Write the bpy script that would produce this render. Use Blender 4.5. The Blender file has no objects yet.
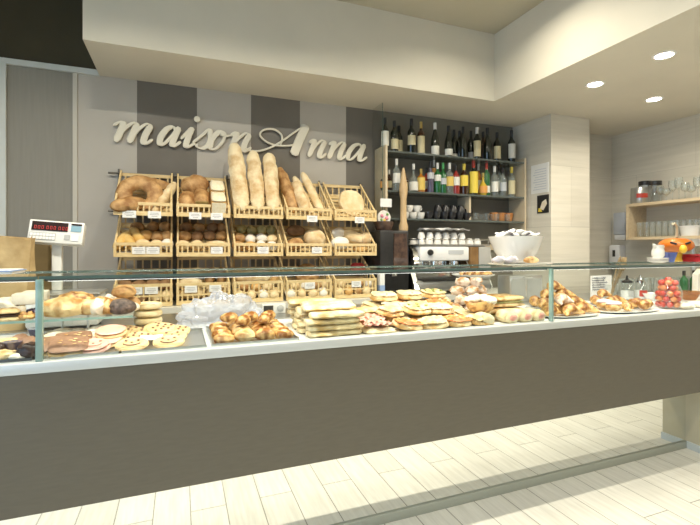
import bpy, bmesh, math, random
from math import sin, cos, pi, sqrt, atan2, radians
from mathutils import Vector, Matrix, Euler, noise
random.seed(7)
scene = bpy.context.scene
COL = scene.collection
H = 1.45
YAW = radians(21.2)
FPX = 438.0
SY, CY = sin(YAW), cos(YAW)

# ---- where a line of sight meets a plane of the room (metres; x along the counter, y into the shop) ----
def X(u, Y):
    t = (u - 350) / FPX
    return Y * (SY + CY * t) / (CY - SY * t)
def Z(u, v, Y):
    t = (u - 350) / FPX
    return H + (249 - v) / FPX * Y / (CY - SY * t)
def YX(u, x):
    t = (u - 350) / FPX
    return x * (CY - SY * t) / (SY + CY * t)

# ---------------------------------------------------------------- materials
MATS = {}
def new_mat(name):
    m = bpy.data.materials.new(name); m.use_nodes = True
    nt = m.node_tree
    for n in list(nt.nodes): nt.nodes.remove(n)
    out = nt.nodes.new('ShaderNodeOutputMaterial')
    return m, nt, out
def rgb(c): return (c[0], c[1], c[2], 1)
def pm(name, c1, c2=None, scale=12, rough=.55, metal=0, bump=0, bscale=None, detail=4, spec=.5, lo=.35, hi=.65, coat=0, stretch=(1,1,1), trans=0, emit=None, estr=0, sss=0):
    if name in MATS: return MATS[name]
    m, nt, out = new_mat(name)
    b = nt.nodes.new('ShaderNodeBsdfPrincipled')
    nt.links.new(b.outputs[0], out.inputs[0])
    b.inputs['Roughness'].default_value = rough
    b.inputs['Metallic'].default_value = metal
    b.inputs['Specular IOR Level'].default_value = spec
    b.inputs['Coat Weight'].default_value = coat
    b.inputs['Transmission Weight'].default_value = trans
    b.inputs['Base Color'].default_value = rgb(c1)
    if emit:
        b.inputs['Emission Color'].default_value = rgb(emit); b.inputs['Emission Strength'].default_value = estr
    if c2 is not None or bump:
        tc = nt.nodes.new('ShaderNodeTexCoord'); mp = nt.nodes.new('ShaderNodeMapping')
        mp.inputs['Scale'].default_value = stretch
        nt.links.new(tc.outputs['Object'], mp.inputs[0])
    if c2 is not None:
        nz = nt.nodes.new('ShaderNodeTexNoise'); nz.inputs['Scale'].default_value = scale; nz.inputs['Detail'].default_value = detail
        nt.links.new(mp.outputs[0], nz.inputs['Vector'])
        rp = nt.nodes.new('ShaderNodeValToRGB')
        rp.color_ramp.elements[0].position = lo; rp.color_ramp.elements[0].color = rgb(c1)
        rp.color_ramp.elements[1].position = hi; rp.color_ramp.elements[1].color = rgb(c2)
        nt.links.new(nz.outputs['Fac'], rp.inputs[0]); nt.links.new(rp.outputs[0], b.inputs['Base Color'])
    if bump:
        n2 = nt.nodes.new('ShaderNodeTexNoise'); n2.inputs['Scale'].default_value = bscale or scale * 3; n2.inputs['Detail'].default_value = 3
        nt.links.new(mp.outputs[0], n2.inputs['Vector'])
        bp = nt.nodes.new('ShaderNodeBump'); bp.inputs['Strength'].default_value = bump; bp.inputs['Distance'].default_value = .01
        nt.links.new(n2.outputs['Fac'], bp.inputs['Height']); nt.links.new(bp.outputs[0], b.inputs['Normal'])
    MATS[name] = m
    return m
def glass(name, tint=(1,1,1), refl=.12, grey=0, gcol=(1,1,1), rough=.02, edge=.5, power=4):
    """thin sheet or thin-walled glass: light passes straight, a share is mirrored, a share is milky"""
    if name in MATS: return MATS[name]
    m, nt, out = new_mat(name)
    tr = nt.nodes.new('ShaderNodeBsdfTransparent'); tr.inputs[0].default_value = rgb(tint)
    gl = nt.nodes.new('ShaderNodeBsdfGlossy'); gl.inputs['Roughness'].default_value = rough
    lw = nt.nodes.new('ShaderNodeLayerWeight'); lw.inputs[0].default_value = .5
    pw = nt.nodes.new('ShaderNodeMath'); pw.operation = 'POWER'; pw.inputs[1].default_value = power
    nt.links.new(lw.outputs['Facing'], pw.inputs[0])
    ml = nt.nodes.new('ShaderNodeMath'); ml.operation = 'MULTIPLY_ADD'; ml.inputs[1].default_value = edge; ml.inputs[2].default_value = refl*.3; ml.use_clamp = True
    nt.links.new(pw.outputs[0], ml.inputs[0])
    mx = nt.nodes.new('ShaderNodeMixShader')
    nt.links.new(ml.outputs[0], mx.inputs[0]); nt.links.new(tr.outputs[0], mx.inputs[1]); nt.links.new(gl.outputs[0], mx.inputs[2])
    last = mx
    if grey:
        df = nt.nodes.new('ShaderNodeBsdfDiffuse'); df.inputs[0].default_value = rgb(gcol)
        m2 = nt.nodes.new('ShaderNodeMixShader'); m2.inputs[0].default_value = grey
        nt.links.new(mx.outputs[0], m2.inputs[1]); nt.links.new(df.outputs[0], m2.inputs[2]); last = m2
    nt.links.new(last.outputs[0], out.inputs[0])
    MATS[name] = m
    return m
def brick_mat(name, c1, c2, mortar, bw, rh, off, use, shift=(0,0), rough=.5, streak=(.12, 30, 3), msize=.003, spec=.4):
    """tiles: 'use' gives which world axes run along / across the tiles"""
    m, nt, out = new_mat(name)
    b = nt.nodes.new('ShaderNodeBsdfPrincipled'); nt.links.new(b.outputs[0], out.inputs[0])
    b.inputs['Roughness'].default_value = rough; b.inputs['Specular IOR Level'].default_value = spec
    g = nt.nodes.new('ShaderNodeNewGeometry'); sp = nt.nodes.new('ShaderNodeSeparateXYZ'); nt.links.new(g.outputs['Position'], sp.inputs[0])
    cb = nt.nodes.new('ShaderNodeCombineXYZ')
    def add(k, v):
        a = nt.nodes.new('ShaderNodeMath'); a.operation = 'ADD'; a.inputs[1].default_value = v; nt.links.new(k, a.inputs[0]); return a.outputs[0]
    if use == 'floor':
        al, ac = add(sp.outputs[1], shift[0]), add(sp.outputs[0], shift[1])
    else:
        s = nt.nodes.new('ShaderNodeMath'); s.operation = 'ADD'; nt.links.new(sp.outputs[0], s.inputs[0]); nt.links.new(sp.outputs[1], s.inputs[1])
        al, ac = add(s.outputs[0], shift[0]), add(sp.outputs[2], shift[1])
    nt.links.new(al, cb.inputs[0]); nt.links.new(ac, cb.inputs[1])
    br = nt.nodes.new('ShaderNodeTexBrick')
    br.offset = off; br.offset_frequency = 2
    br.inputs['Scale'].default_value = 1; br.inputs['Brick Width'].default_value = bw; br.inputs['Row Height'].default_value = rh
    br.inputs['Mortar Size'].default_value = msize; br.inputs['Mortar Smooth'].default_value = .2
    br.inputs['Color1'].default_value = rgb(c1); br.inputs['Color2'].default_value = rgb(c2); br.inputs['Mortar'].default_value = rgb(mortar)
    nt.links.new(cb.outputs[0], br.inputs['Vector'])
    mp = nt.nodes.new('ShaderNodeMapping'); mp.inputs['Scale'].default_value = (streak[2], streak[1], 1)
    nt.links.new(cb.outputs[0], mp.inputs[0])
    nz = nt.nodes.new('ShaderNodeTexNoise'); nz.inputs['Scale'].default_value = 1; nz.inputs['Detail'].default_value = 5; nz.inputs['Roughness'].default_value = .6
    nt.links.new(mp.outputs[0], nz.inputs['Vector'])
    rp = nt.nodes.new('ShaderNodeValToRGB'); rp.color_ramp.elements[0].position = .3; rp.color_ramp.elements[1].position = .7
    k = 1 - streak[0]
    rp.color_ramp.elements[0].color = (k, k, k * .98, 1); rp.color_ramp.elements[1].color = (1, 1, 1, 1)
    nt.links.new(nz.outputs['Fac'], rp.inputs[0])
    mul = nt.nodes.new('ShaderNodeMix'); mul.data_type = 'RGBA'; mul.blend_type = 'MULTIPLY'; mul.inputs['Factor'].default_value = 1
    nt.links.new(br.outputs['Color'], mul.inputs[6]); nt.links.new(rp.outputs[0], mul.inputs[7])
    nt.links.new(mul.outputs[2], b.inputs['Base Color'])
    MATS[name] = m
    return m

# ---------------------------------------------------------------- mesh building
class MB:
    def __init__(s): s.v = []; s.f = []; s.mi = []; s.cur = 0
    def add(s, vs, fs, M=None):
        o = len(s.v)
        s.v += [tuple(M @ Vector(p)) if M is not None else tuple(p) for p in vs]
        s.f += [tuple(i + o for i in f) for f in fs]; s.mi += [s.cur] * len(fs)
        return s
    def box(s, x0, x1, y0, y1, z0, z1, M=None, c=0.0):
        if c <= 0:
            vs = [(x, y, z) for z in (z0, z1) for y in (y0, y1) for x in (x0, x1)]
            fs = [(0,2,3,1), (4,5,7,6), (0,1,5,4), (2,6,7,3), (0,4,6,2), (1,3,7,5)]
            return s.add(vs, fs, M)
        bm = bmesh.new(); bmesh.ops.create_cube(bm, size=1)
        for v in bm.verts:
            v.co = Vector(((x0+x1)/2 + v.co.x*(x1-x0), (y0+y1)/2 + v.co.y*(y1-y0), (z0+z1)/2 + v.co.z*(z1-z0)))
        bmesh.ops.bevel(bm, geom=list(bm.edges), offset=c, segments=2, profile=.5, affect='EDGES')
        bm.verts.ensure_lookup_table()
        s.add([v.co[:] for v in bm.verts], [tuple(v.index for v in f.verts) for f in bm.faces], M); bm.free()
        return s
    def grid(s, rings, close_u=True, cap0=True, cap1=True, M=None):
        n = len(rings[0]); vs = [p for r in rings for p in r]; fs = []
        for i in range(len(rings) - 1):
            for j in range(n if close_u else n - 1):
                a, b = i*n + j, i*n + (j+1) % n
                fs.append((a, b, b + n, a + n))
        if close_u and cap0: fs.append(tuple(range(n-1, -1, -1)))
        if close_u and cap1: fs.append(tuple((len(rings)-1)*n + j for j in range(n)))
        return s.add(vs, fs, M)
    def lathe(s, prof, n=20, M=None, cap0=True, cap1=True):
        return s.grid([[(r*cos(2*pi*j/n), r*sin(2*pi*j/n), z) for j in range(n)] for r, z in prof], True, cap0, cap1, M)
    def tube(s, pts, r, n=8, M=None, closed=False):
        pts = [Vector(p) for p in pts]; rs = r if isinstance(r, (list, tuple)) else [r]*len(pts)
        rings = []; up = Vector((0, 0, 1))
        for i, p in enumerate(pts):
            a = pts[i-1] if (i > 0 or closed) else p; b = pts[(i+1) % len(pts)] if (i < len(pts)-1 or closed) else p
            t = (b - a).normalized()
            u = t.cross(up)
            if u.length < .05: u = t.cross(Vector((1, 0, 0)))
            u.normalize(); w = u.cross(t)
            rings.append([tuple(p + rs[i]*(cos(2*pi*j/n)*u + sin(2*pi*j/n)*w)) for j in range(n)])
        if closed: rings.append(rings[0]); return s.grid(rings, True, False, False, M)
        return s.grid(rings, True, True, True, M)
    def prism(s, poly, y0, y1, M=None):
        """polygon in x,z extruded along y"""
        n = len(poly); vs = [(x, y0, z) for x, z in poly] + [(x, y1, z) for x, z in poly]
        fs = [tuple(range(n)), tuple(range(2*n-1, n-1, -1))] + [(i, i+n, (i+1) % n + n, (i+1) % n) for i in range(n)]
        return s.add(vs, fs, M)
    def ball(s, c, r, n=10, m=7, sc=(1,1,1), bump=0, seed=0, flat=0, M=None):
        rings = []
        for i in range(m+1):
            ph = -pi/2 + pi*i/m; ring = []
            for j in range(n):
                d = Vector((cos(ph)*cos(2*pi*j/n), cos(ph)*sin(2*pi*j/n), sin(ph)))
                k = 1 + (bump*noise.noise(d*2.2 + Vector((seed*7.3, seed*3.1, 0))) if bump else 0)
                z = d.z*k
                if flat and z < -flat: z = -flat
                ring.append((c[0] + d.x*k*r*sc[0], c[1] + d.y*k*r*sc[1], c[2] + z*r*sc[2]))
            rings.append(ring)
        return s.grid(rings, True, False, False, M)
    def mesh(s, name, mats, smooth=True, angle=40):
        me = bpy.data.meshes.new(name); me.from_pydata(s.v, [], s.f); me.update()
        bm = bmesh.new(); bm.from_mesh(me)
        bmesh.ops.remove_doubles(bm, verts=bm.verts, dist=1e-6)
        bmesh.ops.recalc_face_normals(bm, faces=bm.faces)
        bm.to_mesh(me); bm.free()
        for m in (mats if isinstance(mats, (list, tuple)) else [mats]): me.materials.append(m)
        if any(s.mi) and len(s.mi) == len(me.polygons):
            for p, k in zip(me.polygons, s.mi): p.material_index = k
        if smooth:
            for p in me.polygons: p.use_smooth = True
            try: me.set_sharp_from_angle(angle=radians(angle))
            except Exception: pass
        return me

def link(name, me, parent=None):
    o = bpy.data.objects.new(name, me); COL.objects.link(o)
    if parent is not None: o.parent = parent
    return o
def tag(o, label, cat, group=None, kind=None):
    o['label'] = label; o['category'] = cat
    if group: o['group'] = group
    if kind: o['kind'] = kind
    return o
def thing(name, label=None, cat=None, loc=(0,0,0), rz=0, group=None):
    o = link(name, None); o.location = loc; o.rotation_euler = (0, 0, rz)
    o.empty_display_size = .05
    if label: tag(o, label, cat, group)
    return o
def part(name, mb, mat, parent, smooth=True, angle=40, label=None):
    o = link(name, mb.mesh(name, mat, smooth, angle), parent)
    if label: o['label'] = label
    return o
def single(name, mb, mat, label, cat, loc=(0,0,0), rz=0, group=None, smooth=True, angle=40):
    o = link(name, mb.mesh(name, mat, smooth, angle)); o.location = loc; o.rotation_euler = (0, 0, rz)
    return tag(o, label, cat, group)
def struct(name, mb, mat, smooth=False):
    o = link(name, mb.mesh(name, mat, smooth)); o['kind'] = 'structure'; return o
KIDS = {}
def copy_tree(o, parent=None):
    c = o.copy(); COL.objects.link(c)
    for k in ('label', 'group', 'category'):
        if parent is not None: break
        if k in c: del c[k]
    if parent is not None: c.parent = parent
    for ch in [x for x in o.children]: copy_tree(ch, c)
    return c
PROTO = {}
def inst(key, maker, label, cat, loc, rot=(0,0,0), group=None, scale=1):
    """first call builds the thing, later calls copy it with its parts"""
    if key in PROTO: o = copy_tree(PROTO[key])
    else: o = maker(); PROTO[key] = o
    o.location = loc
    o.rotation_euler = rot if not isinstance(rot, Matrix) else rot.to_euler()
    o.scale = (scale,)*3 if not isinstance(scale, (tuple, list)) else scale
    if 'group' in o: del o['group']
    return tag(o, label, cat, group)
ORD = ['first','second','third','fourth','fifth','sixth','seventh','eighth','ninth','tenth','eleventh','twelfth','thirteenth','fourteenth','fifteenth','sixteenth','seventeenth','eighteenth','nineteenth','twentieth']
def nth(i, n):
    """place in a row of n seen from the customers' side"""
    if n == 1: return 'only'
    if i == 0: return 'leftmost'
    if i == n-1: return 'rightmost'
    return ORD[i] + ' from the left'
RX = lambda a: Matrix.Rotation(a, 3, 'X')
RY = lambda a: Matrix.Rotation(a, 3, 'Y')
RZ = lambda a: Matrix.Rotation(a, 3, 'Z')

# ---------------------------------------------------------------- food shapes
def loaf_mb(L, w, h, seed=0, p=2.6, bump=.08, slash=0, sdepth=.12, bend=0, n=22, m=14, taper=0, mb=None, M=None):
    """bread lying along x, base at z=0"""
    mb = mb or MB(); rings = []
    for i in range(n+1):
        a = -1 + 2*i/n
        t = sin(a*pi/2)
        r = max(.02, (1 - abs(t)**p))**(1/p if p > 1.5 else .6)
        r *= 1 - taper*(t*.5 + .5)
        ring = []
        for j in range(m):
            th = 2*pi*j/m; c_, s_ = cos(th), sin(th)
            nz = noise.noise(Vector((t*L*9 + seed*5.1, c_*1.3 + seed, s_*1.3))) + .45*noise.noise(Vector((t*L*34 + seed*2.1, c_*3.4 + seed, s_*3.4)))
            k = r*(1 + bump*nz*2)
            if slash and s_ > .2: k *= 1 - sdepth*max(0, cos(pi*(t*slash + .8*c_)))**6
            zz = h*.42 + (h*.58*s_*k if s_ > 0 else h*.42*s_*k)
            if s_ < -.55: zz = h*.42 - h*.42*.95*r
            ring.append((t*L/2, w/2*c_*k + bend*(t*t - .4), zz))
        rings.append(ring)
    return mb.grid(rings, True, True, True, M)
def ring_mb(R, r, seed=0, flat=.75, ridges=0, n=36, m=12, amp=.08):
    mb = MB(); rings = []
    for i in range(n):
        a = 2*pi*i/n; ring = []
        for j in range(m):
            th = 2*pi*j/m
            k = 1 + amp*2*noise.noise(Vector((cos(a)*2 + seed, sin(a)*2, cos(th) + seed))) + (.07*cos(ridges*a) if ridges else 0)
            rr = R + r*k*cos(th); z = r*flat*(1 + sin(th)*k)
            ring.append((rr*cos(a), rr*sin(a), max(0, z)))
        rings.append(ring)
    rings.append(rings[0])
    return mb.grid(rings, True, False, False)
def disc_mb(r, h, dome=.4, seed=0, n=22, wob=.04, z0=0, mb=None):
    mb = mb or MB(); prof = [(.0, 0), (.82, 0), (.97, .18), (1, .42), (.93, .72), (.7, .72 + dome*.16), (.4, .72 + dome*.25), (.02, .72 + dome*.28)]
    rings = []
    for k, z in prof:
        rings.append([(r*k*(1 + wob*noise.noise(Vector((cos(2*pi*j/n)*1.5 + seed*3, sin(2*pi*j/n)*1.5, k)))*2)*cos(2*pi*j/n),
                       r*k*(1 + wob*noise.noise(Vector((cos(2*pi*j/n)*1.5 + seed*3, sin(2*pi*j/n)*1.5, k)))*2)*sin(2*pi*j/n), z0 + h*z) for j in range(n)])
    return mb.grid(rings, True, False, False)
def slab_mb(L, w, h, seed=0, wob=.12, nx=12, ny=6, sag=0, mb=None, M=None, rnd=.25):
    """soft flat slab centred on the origin, base z=0, rounded uneven edges"""
    mb = mb or MB(); top = []; bot = []; vs = []; fs = []
    def pt(i, j, up):
        a, b = -1 + 2*i/nx, -1 + 2*j/ny
        ex = (1 - rnd*abs(b)**4*.35); ey = (1 - rnd*abs(a)**4*.6)
        q = noise.noise(Vector((a*2.3 + seed*4.7, b*2 + seed, up*1.7))) + .5*noise.noise(Vector((a*6 + seed*1.7, b*5 + seed, up*2.7)))
        edge = max(abs(a)**6, abs(b)**5)
        hz = h*(1 - .55*edge)*(1 + wob*2*q) if up else h*.22*edge + h*.1*wob*q
        return (a*L/2*ex*(1 + wob*.25*q), b*w/2*ey*(1 + wob*.3*q), hz - sag*a*a)
    for up in (0, 1):
        for i in range(nx+1):
            for j in range(ny+1): vs.append(pt(i, j, up))
    N = (nx+1)*(ny+1); id_ = lambda i, j, up: up*N + i*(ny+1) + j
    for i in range(nx):
        for j in range(ny):
            fs.append((id_(i,j,1), id_(i+1,j,1), id_(i+1,j+1,1), id_(i,j+1,1)))
            fs.append((id_(i,j,0), id_(i,j+1,0), id_(i+1,j+1,0), id_(i+1,j,0)))
    for i in range(nx):
        fs.append((id_(i,0,0), id_(i+1,0,0), id_(i+1,0,1), id_(i,0,1))); fs.append((id_(i,ny,0), id_(i,ny,1), id_(i+1,ny,1), id_(i+1,ny,0)))
    for j in range(ny):
        fs.append((id_(0,j,0), id_(0,j,1), id_(0,j+1,1), id_(0,j+1,0))); fs.append((id_(nx,j,0), id_(nx,j+1,0), id_(nx,j+1,1), id_(nx,j,1)))
    return mb.add(vs, fs, M)
def croissant_mb(L, r, seed=0, curve=.9, ridges=6):
    mb = MB(); rings = []; n = 30; m = 12
    R = L/(2*sin(curve)) if curve > .05 else 1e3
    for i in range(n+1):
        t = -1 + 2*i/n; a = t*curve
        q = abs(t)*ridges; step = 1 - .16*(q - math.floor(q))
        rr = r*(max(.12, 1 - abs(t)**1.7*.85))*step
        c = Vector((R*sin(a), R*(cos(a) - cos(curve)*.5) - R*.5, 0)); d = Vector((sin(a), cos(a), 0))
        ring = []
        for j in range(m):
            th = 2*pi*j/m; k = 1 + .06*noise.noise(Vector((t*3 + seed*2, cos(th), sin(th))))
            p = c + d*(rr*k*cos(th)); z = rr*.92*k*sin(th) + rr*.78
            ring.append((p.x, p.y, max(0, z)))
        rings.append(ring)
    return mb.grid(rings, True, True, True)
def heap_mb(nblob, R, r, hgt, seed=0):
    rnd = random.Random(seed); mb = MB()
    for k in range(nblob):
        a = rnd.random()*2*pi; q = sqrt(rnd.random())*R
        mb.ball((q*cos(a), q*sin(a), r*.6 + hgt*(1 - q/R)*rnd.random()), r*(.7 + .5*rnd.random()), 8, 6, (1, 1, .8), .15, k + seed)
    return mb
# ---------------------------------------------------------------- camera
cam = bpy.data.cameras.new('camera'); co = bpy.data.objects.new('camera', cam); COL.objects.link(co)
co.location = (0, 0, H); co.rotation_euler = (pi/2, 0, -YAW)
cam.sensor_width = 36; cam.lens = 36*FPX/700; cam.shift_y = -13.5/700; cam.clip_start = .05
scene.camera = co
# ---------------------------------------------------------------- room dimensions
ZC, ZS, YB = 3.365, 2.77, 3.80          # main ceiling, lowered ceiling, back wall
YS, XS = 3.18, 2.615                    # faces of the lowered ceiling
XL, XR, YF = -2.6, 4.72, -3.4
m_floor = brick_mat('pale_wood_tile', (.80,.79,.72), (.72,.71,.645), (.25,.245,.20), .92, .19, .37, 'floor', (.21, .136), .42, (.20, 34, 3.2), .0026)
m_trav = brick_mat('travertine_tile', (.74,.70,.60), (.68,.64,.55), (.52,.49,.42), 1.2, .60, .5, 'wall', (.3, .13), .35, (.13, 26, 1.6), .0018)
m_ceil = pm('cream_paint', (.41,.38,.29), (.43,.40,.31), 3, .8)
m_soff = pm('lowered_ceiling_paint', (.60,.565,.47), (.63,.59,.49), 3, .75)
m_light = pm('stripe_light_paint', (.47,.44,.39), (.49,.46,.41), 4, .28, spec=.5)
m_dark = pm('stripe_dark_paint', (.165,.15,.128), (.175,.16,.138), 4, .28, spec=.5)
m_panel = pm('taupe_wall_panel', (.25,.235,.20), (.27,.255,.215), 60, .5, stretch=(1,1,.05))
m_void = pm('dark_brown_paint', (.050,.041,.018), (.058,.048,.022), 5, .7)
m_frame = pm('pale_aluminium_frame', (.62,.65,.62), None, rough=.4)
m_white = pm('white_lacquer', (.80,.80,.79), None, rough=.35)
struct('floor', MB().box(XL, XR, YF, YB, -.06, 0), m_floor)
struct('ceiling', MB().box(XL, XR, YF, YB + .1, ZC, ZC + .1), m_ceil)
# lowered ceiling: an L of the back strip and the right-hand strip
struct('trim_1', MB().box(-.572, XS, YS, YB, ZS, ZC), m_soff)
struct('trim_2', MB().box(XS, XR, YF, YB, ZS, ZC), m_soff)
# back wall: vertical paint stripes below, dark paint above
wb = MB()
uu = [7, 75, 137, 197, 251, 300, 346, 380]
xs = [XL] + [X(u, YB) for u in uu] + [3.40]
mi = [0, 0, 1, 2, 1, 2, 1, 2, 3]
for i in range(len(xs)-1):
    wb.cur = mi[i]; wb.add([(xs[i], YB, 0), (xs[i+1], YB, 0), (xs[i+1], YB, ZS), (xs[i], YB, ZS)], [(0,1,2,3)])
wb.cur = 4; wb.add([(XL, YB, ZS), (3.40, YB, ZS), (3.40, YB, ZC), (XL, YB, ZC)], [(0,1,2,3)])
m_shelfback = pm('grey_shelf_wall', (.17,.16,.13), (.19,.18,.15), 6, .35)
m_stripes = [m_panel, m_light, m_dark, m_shelfback, m_void]
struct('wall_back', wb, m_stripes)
struct('wall_left', MB().box(XL - .1, XL, 1.6, YB + .1, 0, ZC), m_panel)
struct('wall_front', MB().box(XL, XR, YF - .1, YF, 0, ZC), pm('dark_front_wall', (.10,.095,.085), None, rough=.8))
# shop window along the left of the customers' floor
wf = MB(); wx0, wx1 = XL - .08, XL - .02
wf.box(wx0, wx1, YF, 1.6, 0, .25); wf.box(wx0, wx1, YF, 1.6, ZC - .25, ZC)
for y in (YF, -1.75, -.1, 1.54): wf.box(wx0, wx1, y, y + .06, .25, ZC - .25)
struct('window_1', wf, m_frame)
wg = struct('window_2', MB().box(XL - .055, XL - .049, YF, 1.6, .25, ZC - .25), glass('window_glass', (.97,.98,.98), .08))
PX0, PX1, PY = 3.37, 3.88, 3.27
struct('wall_pillar', MB().box(PX0, PX1, PY, YB + .1, 0, ZS), m_trav)
struct('wall_recess', MB().box(PX1, XR, 3.68, 3.78, 0, ZS), m_trav)
struct('wall_right', MB().box(XR, XR + .1, YF, YB, 0, ZS + .3), m_trav)
x0 = X(0, YB); x1 = X(7, YB)
struct('trim_3', MB().box(x0 - .01, x1, YB - .025, YB, 0, ZS + .0), m_frame)
struct('trim_4', MB().box(x0 - .01, -.572, YB - .025, YB, ZS - .005, ZS + .035), m_frame)
m_joint = pm('cream_joint_strip', (.56,.53,.46), None, rough=.5)
struct('trim_5', MB().box(X(73, YB), X(77.5, YB), YB - .012, YB, 0, ZS - .005), m_joint)
# ---------------------------------------------------------------- light
wd = bpy.data.worlds.new('daylight'); scene.world = wd; wd.use_nodes = True
bg = wd.node_tree.nodes['Background']; bg.inputs[0].default_value = (.50, .72, 1.0, 1); bg.inputs[1].default_value = 2.6
m_ring = pm('white_lamp_ring', (.8,.8,.78), None, rough=.4)
m_lamp = pm('lamp_lens', (1,1,1), None, emit=(1, .95, .84), estr=30)
def downlight_make(on=True):
    t = thing('downlight')
    prof = [(.052, 0), (.056, -.006), (.066, -.006), (.072, 0)]
    part('lamp_ring', MB().lathe(prof, 28, None, False, False), m_ring, t)
    part('lamp_lens', MB().lathe([(.002, -.002), (.053, -.002)], 28, None, False, False), m_lamp, t)
    return t
def lamp(x, y, z, W, label, group=None, spread=150, col=(1, .92, .76), size=.11):
    inst('downlight', downlight_make, label, 'ceiling lamp', (x, y, z - .001), group=group)
    l = bpy.data.lights.new('downlight_beam', 'AREA'); l.shape = 'DISK'; l.size = size; l.energy = W; l.color = col; l.spread = radians(spread)
    o = bpy.data.objects.new('downlight_beam', l); COL.objects.link(o); o.location = (x, y, z - .012)
    return o
EL = .5
def pos_s(u, v):
    d = (ZS - H)*FPX/(249 - v); t = (u - 350)/FPX
    return d*(SY + CY*t), d*(CY - SY*t)
for (u, v, lb) in ((664, 55, 'round recessed downlight nearest the viewer in the lowered ceiling'), (595, 84, 'round recessed downlight nearest the tiled pillar'), (654, 99, 'round recessed downlight farthest back, above the jar shelf')):
    x, y = pos_s(u, v); lamp(x, y, ZS, 16*EL, lb)
for i, (x, y) in enumerate(((-1.5, 1.78), (-.45, 1.78), (.55, 1.78), (1.45, 1.78), (2.05, 2.35))):
    lamp(x, y, ZC, (46 if i < 4 else 26)*EL, 'round recessed downlight in the high ceiling over the display counter', 'downlights over the counter', 150)
for i, (x, y, w) in enumerate(((-1.3, .5, 16), (.3, .5, 26), (1.8, .5, 40), (.3, -1.5, 16), (1.8, -1.5, 24))):  # unseen downlights added to light the floor and the counter front
    lamp(x, y, ZC, w*EL, 'added unseen downlight in the high ceiling to light the customers floor', 'added downlights over the floor', 140)
lamp(3.4, .9, ZS, 22*EL, 'round recessed downlight in the lowered ceiling above the right floor')
scene.view_settings.view_transform = 'Standard'; scene.view_settings.look = 'None'; scene.view_settings.gamma = 1
scene.view_settings.use_curve_mapping = False
scene.view_settings.exposure = 0.10
scene.cycles.transparent_max_bounces = 32
scene.cycles.max_bounces = 8
# ---------------------------------------------------------------- display counter
YC, YP = 1.90, 2.10
ZB, ZT, ZD, ZG = .484, .997, 1.033, 1.339
CX0, CX1 = -2.1, 4.62
m_lam = pm('taupe_laminate', (.112,.099,.073), (.122,.108,.080), 90, .45, stretch=(.15,1,1))
m_alu = pm('pale_metal_trim', (.60,.62,.60), None, rough=.35, metal=.25)
m_deck = pm('white_enamel_deck', (.80,.81,.80), None, rough=.25)
m_mirror = pm('polished_plinth', (.86,.87,.84), None, rough=.03, metal=1)
m_skirt = pm('grey_green_skirting', (.40,.42,.36), None, rough=.35, metal=.2)
m_block = pm('cream_laminate', (.56,.49,.33), (.58,.51,.35), 10, .5)
m_steel = pm('brushed_steel', (.42,.42,.40), (.48,.48,.46), 60, .32, metal=.9, stretch=(.03,1,1))
m_gedge = pm('green_glass_edge', (.22,.34,.30), (.27,.40,.35), 8, .12, spec=.8)
m_tedge = pm('dark_glass_edge', (.075,.12,.105), (.10,.15,.13), 8, .15, spec=.6)
m_pane = glass('counter_glass', (.965,.98,.972), .012, edge=.14)
cn = thing('display_counter', 'long floating taupe display counter with glass case and mirrored plinth', 'display counter', (1.0, YC, 0))
def cp(name, mb, mat, **k):
    o = part(name, mb, mat, cn, **k); o.location = (-1.0, -YC, 0); return o
cp('front_panel', MB().box(CX0, CX1, YC, YC + .03, ZB, ZT - .0005), m_lam, smooth=False)
cp('underside', MB().box(CX0, CX1, YC + .031, 2.85, ZB + .002, ZB + .03), m_lam, smooth=False)
cp('edge_trim', MB().box(CX0, CX1, YC - .006, YC + .05, ZT, ZD + .004, c=.003), m_alu)
cp('display_deck', MB().box(CX0, CX1, YC + .051, 2.58, ZT, ZD), m_deck, smooth=False)
cp('service_top', MB().box(CX0, CX1, 2.581, 3.00, ZT, ZD + .008), m_steel, smooth=False)
cp('plinth', MB().box(CX0, 3.449, YP, YP + .03, .052, ZB), m_mirror, smooth=False)
cp('skirting', MB().box(CX0, 3.449, YP - .012, YP + .03, 0, .05, c=.002), m_skirt)
eb = cp('end_support', MB().box(3.45, 4.58, YC + .035, 2.8, 0, ZB), m_block, smooth=False)
s2 = part('support_skirting', MB().box(3.438, 3.449, YC + .03, YP - .013, 0, .05), m_frame, eb, smooth=False)
FX = [X(38.5, YC), X(553, YC)]
gx = [CX0] + FX + [CX1]
for i in range(3):
    a, b = gx[i] + .012, gx[i+1] - .012
    g = cp('front_pane', MB().box(a, b, YC + .012, YC + .018, ZD + .005, ZG), m_pane, smooth=False)
    gt = cp('top_pane', MB().box(a - .01, b + .01, YC, YC + .44, ZG + .001, ZG + .011), m_pane, smooth=False)
    e_ = part('pane_edge', MB().box(a - .01, b + .01, YC - .004, YC - .0002, ZG + .0005, ZG + .0115), m_tedge, gt, smooth=False)
    e2 = part('pane_edge', MB().box(a - .01, b + .01, YC + .4402, YC + .443, ZG + .0005, ZG + .0115), m_tedge, gt, smooth=False)
for x, w in zip(FX, (.011, .008)):
    g = cp('glass_post', MB().box(x - w, x + w, YC + .002, YC + .024, ZD + .005, ZG - .001, c=.002), m_gedge)
    cp('divider_pane', MB().box(x - .004, x + .004, YC + .026, 2.44, ZD + .001, ZG - .002), m_pane, smooth=False)
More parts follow.
